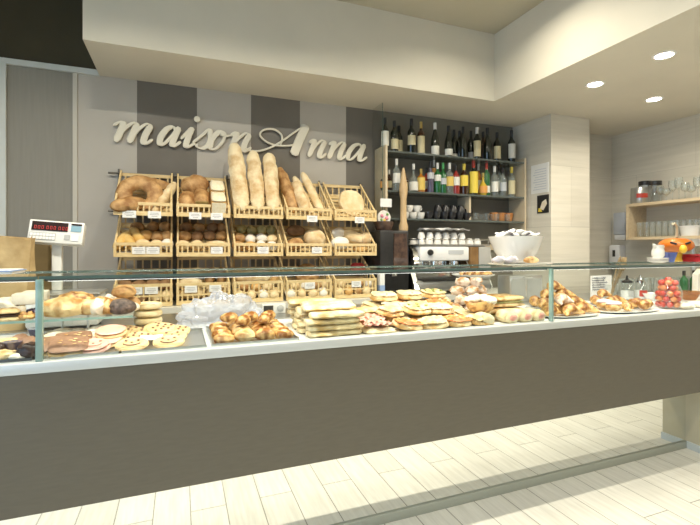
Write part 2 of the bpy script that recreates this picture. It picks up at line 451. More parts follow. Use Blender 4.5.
# rail under the front of the glass top; its lamps are added to brighten food
m_rail = pm('dark_lamp_rail', (.10,.105,.10), None, rough=.4, metal=.4)
m_strip = pm('added_glow_strip', (1,1,1), None, emit=(1, .97, .90), estr=5)  # glowing strip added along with the fill light for the food
for i in range(3):
    a, b = gx[i] + .012, gx[i+1] - .012
    r_ = cp('lamp_rail', MB().box(a, b, YC + .030, YC + .046, ZG - .009, ZG), m_rail, smooth=False)
    part('added_glow_strip', MB().box(a + .01, b - .01, YC + .032, YC + .044, ZG - .0096, ZG - .0093), m_strip, r_, smooth=False)
    l = bpy.data.lights.new('food_fill_light', 'AREA'); l.shape = 'RECTANGLE'; l.size = b - a - .02; l.size_y = .014; l.energy = 1.3*(b - a); l.color = (1, .97, .90); l.spread = radians(150)
    o = bpy.data.objects.new('food_fill_light', l); COL.objects.link(o); o.location = ((a + b)/2, YC + .038, ZG - .012); o.rotation_euler = (radians(25), 0, 0)
# upper glass shelf of the left-hand case
ZU = 1.150; UY0, UY1 = 2.20, 2.56; UX1 = X(133, 2.2)
sh = cp('glass_shelf', MB().box(CX0, UX1, UY0, UY1, ZU - .009, ZU), m_pane, smooth=False)
part('shelf_edge', MB().box(CX0, UX1, UY0 - .004, UY0 - .0002, ZU - .0095, ZU + .0005), m_gedge, sh, smooth=False)
for x in (-1.9, FX[0] - .06, FX[0] + .05, UX1 - .02):
    cp('shelf_bracket', MB().tube([(x, UY1 - .03, ZD), (x, UY1 - .03, ZU - .009)], .006, 8), m_alu)
# ---------------------------------------------------------------- back counter
BX0, BX1, BY = X(112, 3.3), 3.36, 3.30
ZW = 1.04
m_bw = pm('cream_worktop', (.70,.68,.61), None, rough=.4)
m_bb = pm('dark_cabinet_front', (.10,.095,.085), None, rough=.5)
bc = thing('back_counter', 'low back counter with cream worktop under the bread rack and coffee machine', 'counter', (BX0, BY, 0))
def bp_(name, mb, mat):
    o = part(name, mb, mat, bc, smooth=False); o.location = (-BX0, -BY, 0); return o
bp_('worktop', MB().box(BX0, BX1, BY, YB - .03, ZW - .04, ZW), m_bw)
for i in range(5):
    a = BX0 + .02 + i*(BX1 - BX0 - .04)/5; b = a + (BX1 - BX0 - .04)/5 - .006
    d = bp_('cabinet_door', MB().box(a, b, BY + .02, BY + .04, .08, ZW - .042), m_bb)
    part('handle', MB().box(a + .15, b - .15, BY + .005, BY + .0195, ZW - .085, ZW - .07), m_steel, d, smooth=False)
bp_('carcass', MB().box(BX0 + .01, BX1 - .01, BY + .042, YB - .03, .08, ZW - .041), m_bb)
bp_('kickboard', MB().box(BX0 + .03, BX1 - .03, BY + .08, YB - .03, 0, .079), m_bb)
# ---------------------------------------------------------------- sign "maison Anna"
m_sign = pm('cream_sign_letter', (.74,.70,.58), None, rough=.5)
sg = thing('wall_sign', 'cream script lettering reading maison Anna on the striped wall', 'sign', (X(112, YB - .035), YB - .035, 2.272))
def ribbon(mb, pts, wmin, wmax, th=.018, wid=None):
    """one pen stroke: smooth path, thick where it runs down-left, thin where it runs up-right"""
    P = [Vector((p[0], p[1])) for p in pts]; Q = []
    for i in range(len(P)-1):
        a = P[i-1] if i else P[i]*2 - P[i+1]; b, c = P[i], P[i+1]; d = P[i+2] if i+2 < len(P) else P[i+1]*2 - P[i]
        for k in range(8):
            t = k/8
            Q.append(.5*((2*b) + (c-a)*t + (2*a - 5*b + 4*c - d)*t*t + (3*b - a - 3*c + d)*t**3))
    Q.append(P[-1])
    rings = []
    for i, q in enumerate(Q):
        t = (Q[min(i+1, len(Q)-1)] - Q[max(i-1, 0)]); t = t.normalized() if t.length > 1e-9 else Vector((1, 0))
        n = Vector((-t.y, t.x))
        down = abs(t.dot(Vector((.32, .947))))**1.5
        sgn = 1 if t.y < 0 else .0
        w = wmin + (wmax - wmin)*down*(.35 + .65*sgn)
        if wid: w = wid
        w *= min(1, .5 + i/4, .5 + (len(Q)-1-i)/4)
        ring = []
        for k in range(10):
            c_, s_ = cos(2*pi*k/10 + pi/10), sin(2*pi*k/10 + pi/10)
            p = q + n*(w/2*abs(c_)**.5*(1 if c_ > 0 else -1)); ring.append((p.x, th*.5 + min(th*.5, w*.6)*abs(s_)**.5*(1 if s_ > 0 else -1), p.y))
        rings.append(ring)
    mb.grid(rings, True, True, True)
XH = .156; SL = .42
def letter(x0, width, strokes, w0=.012, w1=.046, dots=()):
    """strokes are given in x-heights, upright; the slant is added here"""
    mb = MB(); mx = max(p[0] for s in strokes for p in s[:]) or 1
    k = width/mx
    for s in strokes:
        ribbon(mb, [(x0 + p[0]*k + p[1]*XH*SL*.8, p[1]*XH) for p in s], w0, w1)
    for (dx, dy, r) in dots:
        mb.add(*disc_xz(x0 + dx*k + dy*XH*SL*.8, dy*XH, r))
    o = part('letter', mb, m_sign, sg, smooth=False)
    return o
def disc_xz(cx, cz, r, n=18, th=.014):
    vs = [(cx + r*cos(2*pi*i/n), y, cz + r*sin(2*pi*i/n)) for y in (0, th) for i in range(n)]
    return vs, [tuple(range(n)), tuple(range(2*n-1, n-1, -1))] + [(i, i+n, (i+1) % n + n, (i+1) % n) for i in range(n)]
def lx(u): return X(u, YB - .035) - X(112, YB - .035)
n_str = [[(0,.78), (.10,.96), (.22,.96), (.24,.6), (.20,0)], [(.22,.25), (.40,.72), (.60,.99), (.76,.88), (.72,.45), (.74,.05), (.88,.02), (1.05,.26)]]
m_str = [[(-.08,.78), (.03,.96), (.13,.96), (.15,.6), (.12,0)], [(.14,.25), (.24,.70), (.38,.99), (.48,.90), (.48,.5), (.46,0)], [(.48,.25), (.58,.70), (.72,.99), (.83,.88), (.80,.45), (.82,.05), (.91,.02), (1.03,.26)]]
a_str = [[(.62,.80), (.46,.98), (.22,.84), (.08,.42), (.16,.04), (.34,.08), (.54,.50), (.66,.90)], [(.72,1.0), (.69,.55), (.70,.06), (.84,.02), (1.04,.26)]]
i_str = [[(0,.40), (.20,.70), (.42,1.0), (.42,.55), (.46,.06), (.66,.02), (.98,.26)]]
s_str = [[(-.05,.26), (.22,.62), (.50,1.02), (.62,.80), (.72,.50), (.72,.18), (.50,.0), (.22,.06), (.16,.22)]]
o_str = [[(.56,.97), (.30,.92), (.10,.50), (.20,.04), (.46,.04), (.68,.45), (.66,.85), (.50,.97), (.62,.76), (1.0,.80)]]
letter(lx(110.5), lx(155) - lx(110.5) - .03, m_str, .015, .050)
letter(lx(156), lx(179) - lx(156), a_str, .015, .050)
letter(lx(178), lx(196) - lx(178) - .02, i_str, .015, .048, dots=((.56, 1.50, .024),))
letter(lx(192), lx(208) - lx(192) - .01, s_str, .015, .044)
letter(lx(206.5), lx(226) - lx(206.5), o_str, .015, .048)
letter(lx(225.5), lx(252) - lx(225.5) - .02, n_str, .015, .050)
# capital A: thick right stem, thin left hairline ending in a ball, and a big thin loop crossing it
A = MB(); ax = lx(262); aw = lx(307) - lx(262)
def ap(p): return [(ax + x*aw, y*XH) for x, y in p]
ribbon(A, ap([(.98,1.80), (.93,1.45), (.84,.95), (.76,.45), (.70,.02)]), .03, .080)
ribbon(A, ap([(.96,1.78), (.72,1.32), (.46,.80), (.20,.36), (-.06,.10), (-.28,.10), (-.38,.30)]), .012, .016, wid=.017)
ribbon(A, ap([(.80,.66), (.55,.52), (.28,.50), (.06,.70), (-.04,1.02), (.06,1.30), (.27,1.36), (.42,1.12), (.44,.80), (.40,.52)]), .012, .02, wid=.016)
A.add(*disc_xz(ax - .37*aw, .34*XH, .024))
part('letter', A, m_sign, sg, smooth=False)
letter(lx(305), lx(327) - lx(305) - .02, n_str, .015, .048)
letter(lx(325), lx(347) - lx(325) - .02, n_str, .015, .048)
letter(lx(345), lx(367) - lx(345) - .01, a_str, .015, .048)

# ---------------------------------------------------------------- bread rack: rods on the wall and 15 baskets
m_wood = pm('pale_basket_wood', (.66,.48,.22), (.76,.60,.33), 14, .5, stretch=(1,6,6))
m_rod = pm('dark_steel_rod', (.16,.155,.14), None, rough=.35, metal=.7)
RYF = 3.40
rx0, rx1 = X(111.5, RYF), X(377.5, RYF)
pitch = (rx1 - rx0)/5; BW = pitch - .044
ROWZ = [1.685, 1.395, ZW + .003]; ROWH = [.088, .095, .155]
SD, SH_ = .33, .24
TH = atan2(SH_, SD); SLEN = sqrt(SD*SD + SH_*SH_)
rk = thing('rack_frame', 'dark steel wall rods and rails carrying the bread baskets', 'rack', (rx0, YB, ZW))
def rp_(name, mb, mat, parent=rk):
    o = part(name, mb, mat, parent); o.location = (-rx0, -YB, -ZW); return o
for z in (1.685 + SH_ + .105, 1.395 + SH_ + .105):
    rp_('rail', MB().tube([(rx0 - .07, YB - .035, z), (rx1 + .03, YB - .035, z)], .008, 8), m_rod)
for i in range(6):
    x = rx0 + pitch*i - .0
    rp_('upright', MB().box(x - .006, x + .006, YB - .026, YB - .002, ZW + .002, 1.685 + SH_ + .14), m_rod)
ROWN = ['top', 'middle', 'bottom']
def basket_make(row):
    h = ROWH[row]; W = BW/2
    t = thing('bread_basket')
    for s in (-1, 1):
        part('corner_post', MB().box(s*W - .009, s*W + .009, -.012, .006, 0, h + .006), m_wood, t, smooth=False)
    rails = MB(); rails.box(-W + .0095, W - .0095, -.014, -.004, h - .016, h + .006); rails.box(-W + .0095, W - .0095, -.014, -.004, 0, .030)
    if row == 2: rails.box(-W + .0095, W - .0095, -.014, -.004, .068, .080)
    
    n = 9
    for k in range(n):
        x = -W + .03 + k*(2*W - .06)/(n-1); rails.box(x - .005, x + .005, -.0115, -.006, .0, h)
    part('front_panel', rails, m_wood, t, smooth=False)
    for s in (-1, 1):
        sp = MB(); X0, X1 = s*W - .006, s*W + .006
        hb = .105
        def bar(z0f, z1f, th):   # sloping rail from the front to the back
            sp.add([(xx, yy, zz) for xx in (X0, X1) for (yy, zz) in ((.007, z0f), (SD, z1f), (SD, z1f + th), (.007, z0f + th))],
                   [(0,1,2,3), (7,6,5,4), (0,4,5,1), (1,5,6,2), (2,6,7,3), (3,7,4,0)])
        bar(h - .012, SH_ + hb, .018); bar(0.002, SH_, .014)
        for k in range(5):
            f = (k + .5)/5; y = .007 + f*(SD - .007)
            z0 = .002 + f*(SH_ - .002) + .01; z1 = h - .012 + f*(SH_ + hb - h + .012) + .004
            sp.box(X0 + .002, X1 - .002, y - .006, y + .006, z0, z1)
        part('side_panel', sp, m_wood, t, smooth=False)
    bs = MB()
    for k in range(7):
        f = (k + .5)/7; y = f*SD; z = f*SH_
        bs.box(-W + .007, W - .007, -.018, .018, -.004, .004, Matrix.Translation((0, y, z)) @ Matrix.Rotation(TH, 4, 'X'))
    part('base_slats', bs, m_wood, t, smooth=False)
    bk = MB(); bk.box(-W, W, SD, SD + .010, SH_ + .08, SH_ + .105); bk.box(-W, W, SD, SD + .010, SH_ - .004, SH_ + .016)
    for k in range(6):
        x = -W + .03 + k*(2*W - .06)/5; bk.box(x - .006, x + .006, SD + .001, SD + .008, SH_ + .01, SH_ + .09)
    part('back_panel', bk, m_wood, t, smooth=False)
    return t
BASK = {}
COLN = ['first', 'second', 'third', 'fourth', 'fifth']
def bname(r, c): return '%s row, %s basket from the scale' % (ROWN[r], COLN[c])
CONT = [['a big ring loaf', 'dark loaves and stacked pan loaves', 'three upright baguettes', 'leaning baguettes', 'one round pale loaf'],
        ['long and round rolls', 'dark and pale rolls', 'many small pale rolls', 'one big round brown loaf', 'white floury loaves'],
        ['dark round buns', 'long pale loaves', 'one wide long loaf', 'a large brown round loaf', 'few small rolls']]
for r in range(3):
    for c in range(5):
        x = rx0 + pitch*(c + .5)
        b = inst(('basket', r), lambda: basket_make(r), 'slatted wooden basket holding %s, %s row of the bread rack' % (CONT[r][c], ROWN[r]), 'basket', (x, RYF, ROWZ[r]), group='bread baskets')
        BASK[(r, c)] = Vector((x, RYF, ROWZ[r]))
def onslope(r, c, dx, s, off=0.005):
    """point on a basket's sloping floor: dx across, s metres up the slope, off above it"""
    return BASK[(r, c)] + Vector((dx, s*cos(TH) - off*sin(TH), s*sin(TH) + off*cos(TH)))
# price cards on the basket fronts
m_card = pm('white_card', (.80,.80,.78), None, rough=.6)
m_ink = pm('grey_print', (.35,.35,.36), None, rough=.7)
def card_make(w=.085, h=.05):
    t = thing('price_card')
    part('card', MB().box(-w/2, w/2, -.003, 0, 0, h), m_card, t, smooth=False)
    k = MB()
    for z, a in ((.72, .7), (.5, .8), (.28, .5)): k.box(-w*a*.45, w*a*.45, -.0036, -.0031, h*z - .0018, h*z + .0018)
    part('print', k, m_ink, t, smooth=False)
    return t
cards = {(0,0): (-.09, .07), (0,1): (-.06, .09), (0,3): (.02,), (1,0): (-.03, .06), (1,1): (.09,), (1,2): (.03,), (1,3): (.06,), (2,0): (-.05, .05), (2,1): (-.09, .08), (2,3): (.0,), (2,4): (.0,), (0,4): (.03,)}
for (r, c), ds in cards.items():
    for i, d in enumerate(ds):
        up = -.018 if r == 0 else (.02 if r == 1 else .09)
        w_ = '' if len(ds) == 1 else (' left' if i == 0 else ' right')
        inst('card', card_make, 'small white%s price card, %s row %s basket front' % (w_ if not w_ else ' ' + w_.strip() + '-hand', ROWN[r], COLN[c]), 'price card', BASK[(r, c)] + Vector((d, -.0145, up)), group='price cards on the bread baskets')

# ---------------------------------------------------------------- breads
K = dict(bump=.35)
m_crust = pm('brown_crust', (.30,.14,.04), (.62,.38,.16), 16, .6, bump=.4, bscale=60)
m_crustd = pm('dark_crust', (.20,.105,.045), (.36,.20,.09), 16, .65, bump=.45, bscale=55)
m_flour = pm('floury_crust', (.50,.29,.10), (.83,.70,.45), 9, .75, bump=.4, bscale=70, lo=.30, hi=.58)
m_pale = pm('pale_crust', (.70,.50,.24), (.84,.70,.45), 12, .6, bump=.25, bscale=60)
m_pastyel = pm('yellow_roll_crust', (.66,.40,.10), (.80,.58,.24), 10, .5, bump=.2, bscale=50)
m_white = pm('white_flour_crust', (.80,.74,.62), (.86,.83,.76), 12, .8, bump=.25, bscale=70)
m_golden = pm('golden_crust', (.58,.30,.08), (.76,.50,.20), 10, .45, bump=.3, bscale=50)
m_crumb = pm('pale_bread_crumb', (.80,.70,.48), (.86,.79,.60), 50, .85, bump=.3, bscale=120)
m_rye = pm('olive_brown_crumb', (.26,.18,.05), (.33,.24,.08), 40, .8)
m_green = pm('greenish_crust', (.30,.27,.10), (.45,.38,.17), 16, .7, bump=.3, bscale=60)
def bread(key, mk, mat, name, label, r, c, dx, s, spin=0, off=.006, lean=None, group=None, scale=1, cat='bread', roll=0):
    R = RX(TH if lean is None else lean) @ RY(roll) @ RZ(spin)
    def maker():
        o = link(name, mk().mesh(name, mat)); return o
    return inst(key, maker, label, cat, onslope(r, c, dx, s, off), R, group, scale)
roll_ = lambda sd, L=.095, w=.085, h=.062, **k: (lambda: loaf_mb(L, w, h, sd, 2.0, .06, **k))
# top row
bread('ring', lambda: ring_mb(.104, .056, 3, .66, 0, amp=.07), m_crust, 'ring_loaf', 'big brown ring loaf standing in the top left basket', 0, 0, -.035, .20, .3, .03, lean=TH + .62)
bread('ringside', lambda: loaf_mb(.23, .12, .09, 31, 2.2, .08), m_crust, 'oval_loaf', 'brown oval loaf lying in front of the big ring loaf', 0, 0, -.10, .06, .35, .012)
bread('slab2', lambda: loaf_mb(.26, .11, .08, 37, 2.2, .08, slash=2), m_crust, 'oval_loaf', 'brown loaf behind the big ring loaf, touching the white baguette', 0, 0, .055, .36, -.2, .02)
bread('shortbag', lambda: loaf_mb(.40, .075, .07, 5, 3, .07, slash=4), m_flour, 'baguette', 'short floury baguette leaning right beside the big ring loaf', 0, 0, .135, .20, radians(70), .012, lean=TH + .12)
bread('dk1', lambda: loaf_mb(.21, .16, .12, 8, 2.2, .1, slash=2), m_crust, 'round_loaf', 'dark round loaf on top, beside the stacked pan loaves', 0, 1, -.055, .34, .3, .04, lean=TH + .3)
bread('dk2', lambda: loaf_mb(.20, .12, .10, 9, 2.2, .1), m_crust, 'oval_loaf', 'brown oval loaf upright in the basket, left of the cut dark loaf', 0, 1, -.115, .14, radians(80), .012)
def cut_loaf():
    t = thing('cut_loaf'); part('crust', loaf_mb(.20, .12, .11, 10, 4, .06), m_crust, t)
    part('cut_face', MB().box(-.045, .045, -.004, .004, .006, .085, Matrix.Translation((-.098, 0, 0)) @ Matrix.Rotation(pi/2, 4, 'Z')), m_rye, t); return t
inst('cutloaf', cut_loaf, 'cut dark loaf showing its olive brown inside', 'bread', onslope(0, 1, -.012, .16, .010), RX(TH) @ RZ(radians(90)))
def pan_loaf():
    t = thing('pan_loaf'); part('crust', MB().box(-.055, .055, -.08, .08, 0, .10, c=.016), m_golden, t)
    part('pale_top', slab_mb(.106, .156, .03, 3, .05), m_crumb, t).location = (0, 0, .0985)
    part('pale_face', MB().box(-.05, .05, -.083, -.0802, .004, .096), m_crumb, t); return t
inst('panloaf', pan_loaf, 'lower square pan loaf standing behind the front slats of its basket', 'bread', onslope(0, 1, .105, .09, .004), RX(TH*.75))
inst('panloaf', pan_loaf, 'upper square pan loaf stacked highest beside the upright baguettes', 'bread', onslope(0, 1, .105, .255, .02), RX(TH*.95))
bgm = [m_flour, m_flour, m_flour]
def stick(key, L, w, h, sd, mat, label, c, x, y, z, lean, yaw=0, name='baguette', **k):
    def maker():
        mb = loaf_mb(L, w, h, sd, 3.4, .09, **k)
        o = link(name, mb.mesh(name, mat)); return o
    R = RY(yaw) @ RX(lean) @ RZ(pi/2)
    return inst(key, maker, label, 'bread', (BASK[(0, c)] + Vector((x, y, z))), R)
def basept(c, x, L, lean, yaw=0, y0=.035, z0=.045):
    """centre of a stick whose lower end rests at the front of the basket"""
    d = RY(yaw) @ RX(lean) @ Vector((0, 1, 0)); p = Vector((x, y0, z0)) + d*L/2
    return p.x, p.y, p.z
for i, (x, L, w, ln, yw, lb) in enumerate(((-.12, .60, .125, 68, -.07, 'tall floury baguette, leftmost of the three upright ones'), (0.0, .55, .118, 66, -.02, 'tall floury baguette in the middle of the three upright ones'), (.115, .54, .118, 66, .01, 'tall floury baguette, rightmost of the three upright ones'))):
    stick('bg%d' % i, L, w, .085, 40+i, m_flour, lb, 2, *basept(2, x, L, radians(ln), yw), radians(ln), yw, slash=4, sdepth=.10)
for i, (x, L, w, mt, ln, yw, y0, lb) in enumerate(((-.10, .46, .10, m_crust, 60, -.20, .09, 'brown baguette leaning left at the back of the fourth basket'), (-.02, .36, .10, m_flour, 48, -.12, .03, 'short floury loaf in front of the leaning baguettes'), (.04, .42, .07, m_pale, 54, -.26, .07, 'thin pale baguette leaning left, left one of the pair'), (.125, .46, .07, m_pale, 56, -.27, .05, 'thin pale baguette leaning left, right one of the pair'))):
    stick('lb%d' % i, L, w, w*.8, 50+i, mt, lb, 3, *basept(3, x, L, radians(ln), yw, y0), radians(ln), yw, slash=3)
bread('disc', lambda: disc_mb(.125, .07, .8, 4, wob=.09), m_pale, 'round_loaf', 'round pale flat loaf standing upright in the last top basket', 0, 4, .005, .20, 0, .04, lean=TH + .62)
# middle row
for i, (dx, s, sp, lb) in enumerate(((-.145, .14, 70, 'leftmost'), (-.105, .13, 112, 'middle'), (-.055, .20, 112, 'rightmost'))):
    bread('lr%d' % i, lambda: loaf_mb(.21, .075, .065, 60+i, 2.6, .06), m_pastyel, 'long_roll', 'long pale roll, %s of three in the middle left basket' % lb, 1, 0, dx, s, radians(sp), .012, cat='bread')
def rollset(r, c, pts, mats, kind, where, L=.085, name='round_roll', h=.066):
    L *= 1.18
    for row in ('front', 'rear'):
        sub = sorted([q for q in pts if (q[1] < .15) == (row == 'front')]); n = len(sub)
        for i, (dx, s, k) in enumerate(sub):
            mt = mats[k]
            bread(('roll', mt.name, (i + k) % 3, L), roll_((i + k) % 3 + 70, L, L*.9, h), mt, name, '%s, %s %s, %s row %s basket' % (kind[k], row, nth(i, n).replace('the ', ''), ROWN[r], COLN[c]), r, c, dx, s, i*.7, .008)
RK = {0: 'small golden round roll', 1: 'small brown round roll', 2: 'small white floury roll', 3: 'dark round bun', 4: 'greenish olive roll', 5: 'pale round roll'}
RM = {0: m_golden, 1: m_crust, 2: m_white, 3: m_crustd, 4: m_green, 5: m_pale}
rollset(1, 0, [(-.01, .10, 5), (.005, .21, 0), (.075, .09, 5), (.08, .20, 1), (.15, .10, 2), (.145, .21, 1), (-.06, .32, 1), (.05, .33, 1), (.13, .33, 1)], RM, RK, 'long and round rolls')
rollset(1, 1, [(-.145, .09, 5), (-.13, .21, 1), (-.05, .09, 5), (-.04, .21, 3), (.05, .22, 3), (.135, .22, 1), (-.12, .33, 3), (-.02, .33, 1), (.08, .33, 3), (.15, .33, 1)], RM, RK, 'dark and pale rolls')
bread('pl1', lambda: loaf_mb(.17, .09, .06, 81, 2.4, .05), m_flour, 'oval_loaf', 'pale oval loaf at the front right of the second middle basket', 1, 1, .09, .09, .05, .01)
rollset(1, 2, [(-.15, .08, 1), (-.13, .19, 1), (-.06, .08, 0), (-.045, .18, 2), (.025, .09, 2), (.045, .19, 2), (.11, .08, 2), (.125, .18, 5), (-.10, .31, 4), (-.02, .30, 4), (.06, .31, 4), (.14, .31, 4)], RM, RK, 'many small pale rolls', .08)
bread('bigr', lambda: loaf_mb(.185, .18, .13, 91, 2.0, .07, slash=3, sdepth=.1), m_flour, 'round_loaf', 'big round brown floury loaf in the fourth middle basket', 1, 3, .07, .15, .4, .012)
bread('bigl', lambda: loaf_mb(.16, .10, .08, 92, 2.2, .06), m_crust, 'oval_loaf', 'brown oval loaf left of the big round floury loaf', 1, 3, -.105, .10, .5, .012)
bread('bigk', lambda: loaf_mb(.16, .10, .08, 93, 2.2, .06), m_crustd, 'oval_loaf', 'dark oval loaf in shade behind the big round floury loaf', 1, 3, -.06, .29, .1, .012)
for i, (dx, s, sp, L, w, h, mt, lb) in enumerate(((-.12, .10, .2, .14, .11, .085, m_white, 'white floury loaf at the left of the last middle basket'), (-.10, .24, .4, .13, .10, .08, m_white, 'white floury loaf behind the leftmost white loaf'), (.02, .20, -.5, .20, .10, .08, m_pale, 'long pale yellow loaf between white loaves in the last middle basket'), (.13, .17, .3, .11, .10, .085, m_flour, 'round floury loaf at the right of the last middle basket'), (.06, .06, .1, .14, .07, .05, m_golden, 'flat golden loaf at the front of the last middle basket'))):
    bread('wl%d' % i, lambda: loaf_mb(L, w, h, 100+i, 2.2, .06), mt, 'floury_loaf', lb, 1, 4, dx, s, sp, .012, scale=1.15)
# bottom row
rollset(2, 0, [(-.135, .20, 3), (-.04, .19, 3), (.055, .20, 3), (.14, .20, 3), (-.09, .31, 3), (.0, .31, 3), (.10, .31, 3)], RM, RK, 'dark round buns', .095, 'dark_bun')
for i, (dx, L) in enumerate(((-.125, .12), (-.015, .09), (.08, .09), (.15, .085))):
    bread(('pk', i), lambda: loaf_mb(L, .09, .07, 110+i, 2.2, .06), [m_white, m_crustd, m_flour, m_pale][i], 'roll', '%s at the slats of the bottom left basket' % ['white wrapped-looking roll', 'dark roll', 'floury roll', 'pale roll'][i], 2, 0, dx, .065, .3, .012)
for i, (dx, s, sp, L) in enumerate(((-.10, .29, .05, .19), (-.10, .19, .1, .19), (.06, .28, 1.35, .18), (.14, .28, 1.45, .18), (-.08, .08, 0, .18), (.06, .10, .5, .10), (.145, .10, .3, .10))):
    bread(('ll', i), lambda: loaf_mb(L, .08, .07, 120+i, 2.6, .06), [m_pale, m_flour, m_crust, m_crust, m_pale, m_flour, m_pale][i], 'long_loaf', ['long pale loaf at the back of the second bottom basket', 'floury loaf across the second bottom basket', 'brown loaf pointing back in the second bottom basket, left', 'brown loaf pointing back in the second bottom basket, right', 'long pale loaf behind the slats of the second bottom basket', 'small floury roll in the second bottom basket', 'small pale roll at the right of the second bottom basket'][i], 2, 1, dx, s, sp, .012)
bread('wide', lambda: loaf_mb(.30, .11, .09, 130, 3, .06), m_flour, 'long_loaf', 'one wide long loaf across the third bottom basket', 2, 2, -.015, .24, .05, .012)
rollset(2, 2, [(-.145, .045, 5), (-.10, .125, 1), (-.055, .045, 5), (-.01, .125, 0), (.035, .045, 2), (.08, .125, 5), (.12, .045, 5), (.155, .22, 0)], RM, RK, 'one wide long loaf', .075)
bread('bround', lambda: loaf_mb(.22, .19, .13, 140, 2.0, .07, slash=2), m_crust, 'round_loaf', 'large brown round loaf in the fourth bottom basket', 2, 3, .03, .25, .2, .012)
rollset(2, 3, [(-.15, .045, 2), (-.10, .125, 5), (-.06, .045, 5), (-.01, .115, 2), (.03, .04, 5), (.08, .11, 1), (.12, .045, 2), (.155, .14, 5)], RM, RK, 'a large brown round loaf', .075)
rollset(2, 4, [(-.145, .045, 5), (-.06, .045, 0), (.02, .05, 1), (.10, .045, 5), (.155, .12, 2), (-.10, .13, 5), (.06, .135, 1)], RM, RK, 'few small rolls', .075)

m_redpk = pm('red_package_foil', (.45,.02,.03), (.62,.05,.06), 9, .3, coat=.3)
single('red_package', loaf_mb(.15, .08, .10, 3, 4, .12), m_redpk, 'shiny red package lying at the right of the last bottom basket', 'package', tuple(onslope(2, 4, .10, .27, .03)), .3)
wb_ = thing('white_carton', 'slim white and blue carton standing right of the last bottom basket', 'carton', (X(381.5, 3.40), 3.41, ZW + .0005))
part('box', MB().box(-.022, .022, -.03, .03, 0, .215, c=.003), m_card, wb_)
part('blue_band', MB().box(-.0225, .0225, -.0306, .0306, .05, .10), pm('pale_blue_band', (.30,.42,.66), None, rough=.5), wb_, smooth=False)
# ---------------------------------------------------------------- glass partition between rack and bottle shelves
m_sheet = glass('clear_sheet', (.96,.97,.96), .07)
gp = thing('glass_partition', 'clear glass sheet between the bread rack and the bottle shelves', 'glass panel', (1.70, 3.57, ZW))
part('pane', MB().box(-.004, .004, 0, .22, .002, ZS - ZW - .004), m_sheet, gp, smooth=False)
part('front_edge', MB().box(-.003, .003, -.003, -.0003, .002, ZS - ZW - .004), m_tedge, gp, smooth=False)
# ---------------------------------------------------------------- bottle shelves
SX0, SX1 = 1.725, 3.335
SZ = [1.733, 1.985, 2.345]
m_post = pm('cream_wood_post', (.60,.50,.34), (.66,.56,.40), 8, .5)
m_shg = pm('dark_glass_shelf', (.10,.115,.105), None, rough=.12, spec=.6)
bs = thing('bottle_shelf', 'wall shelf unit with three dark glass shelves of bottles and cups', 'shelf', (SX0, YB - .003, 1.5))
for x in (SX0, SX1 - .02):
    part('side_panel', MB().box(x - SX0, x - SX0 + .02, -.235, 0, 0, .89), m_post, bs, smooth=False)
for z in SZ:
    a = part('shelf', MB().box(.022, SX1 - SX0 - .022, -.23, 0, z - 1.5 - .016, z - 1.5), m_shg, bs, smooth=False)
part('divider', MB().box(.93, .95, -.20, 0, SZ[0] - 1.5 + .001, SZ[1] - 1.5 - .017), m_post, bs, smooth=False)
part('lower_rail', MB().box(0, SX1 - SX0, -.022, 0, -.06, -.001), m_post, bs, smooth=False)
# ---------------------------------------------------------------- bottles
def bglass(name, c, rough=.08): return pm(name, c, None, rough=rough, spec=.7, coat=.3)
m_bk = bglass('black_green_glass', (.012,.016,.010)); m_br = bglass('dark_amber_glass', (.05,.018,.006)); m_gn = bglass('deep_green_glass', (.02,.12,.035))
m_am = bglass('amber_liquor', (.42,.16,.02)); m_yl = bglass('yellow_liquor', (.62,.42,.04)); m_rd = bglass('red_liquor', (.30,.03,.02))
m_cl = glass('clear_bottle_glass', (.82,.87,.84), .2, .16, (.75,.8,.77)); m_vio = bglass('violet_glass', (.10,.09,.14))
m_lw = pm('white_label', (.74,.73,.66), None, rough=.6); m_lc = pm('cream_label', (.62,.55,.34), None, rough=.6); m_lg = pm('gold_label', (.70,.50,.12), None, rough=.5); m_ly = pm('yellow_label', (.80,.62,.08), None, rough=.5); m_lo = pm('orange_label', (.72,.34,.08), None, rough=.5); m_lgrey = pm('silver_label', (.5,.52,.54), None, rough=.4)
m_cb = pm('black_cap', (.02,.02,.02), None, rough=.4); m_cg = pm('gold_foil', (.6,.42,.12), None, rough=.35, metal=.6); m_cw = pm('white_cap', (.75,.74,.70), None, rough=.4); m_cr = pm('red_cap', (.45,.05,.03), None, rough=.4); m_cy = pm('yellow_cap', (.7,.55,.08), None, rough=.4); m_cgr = pm('green_cap', (.08,.35,.12), None, rough=.4)
PRO = {
 'wine':   lambda h, r: [(0,0), (r*.9,0), (r,.01), (r,h*.58), (r*.93,h*.64), (r*.55,h*.72), (r*.36,h*.77), (r*.36,h*.965), (r*.4,h*.966), (r*.4,h*.99), (0,h*.99)],
 'burg':   lambda h, r: [(0,0), (r*.9,0), (r,.01), (r,h*.42), (r*.9,h*.52), (r*.55,h*.68), (r*.34,h*.78), (r*.34,h*.965), (r*.4,h*.966), (r*.4,h*.99), (0,h*.99)],
 'spirit': lambda h, r: [(0,0), (r*.95,0), (r,.008), (r,h*.60), (r*.85,h*.67), (r*.40,h*.74), (r*.33,h*.80), (r*.33,h*.97), (0,h*.97)],
 'squat':  lambda h, r: [(0,0), (r*.8,0), (r*1.1,h*.12), (r*1.2,h*.3), (r*1.0,h*.46), (r*.45,h*.58), (r*.3,h*.66), (r*.3,h*.97), (0,h*.97)],
 'slim':   lambda h, r: [(0,0), (r*.9,0), (r*.95,.01), (r*.85,h*.5), (r*.6,h*.66), (r*.38,h*.76), (r*.33,h*.97), (0,h*.97)],
}
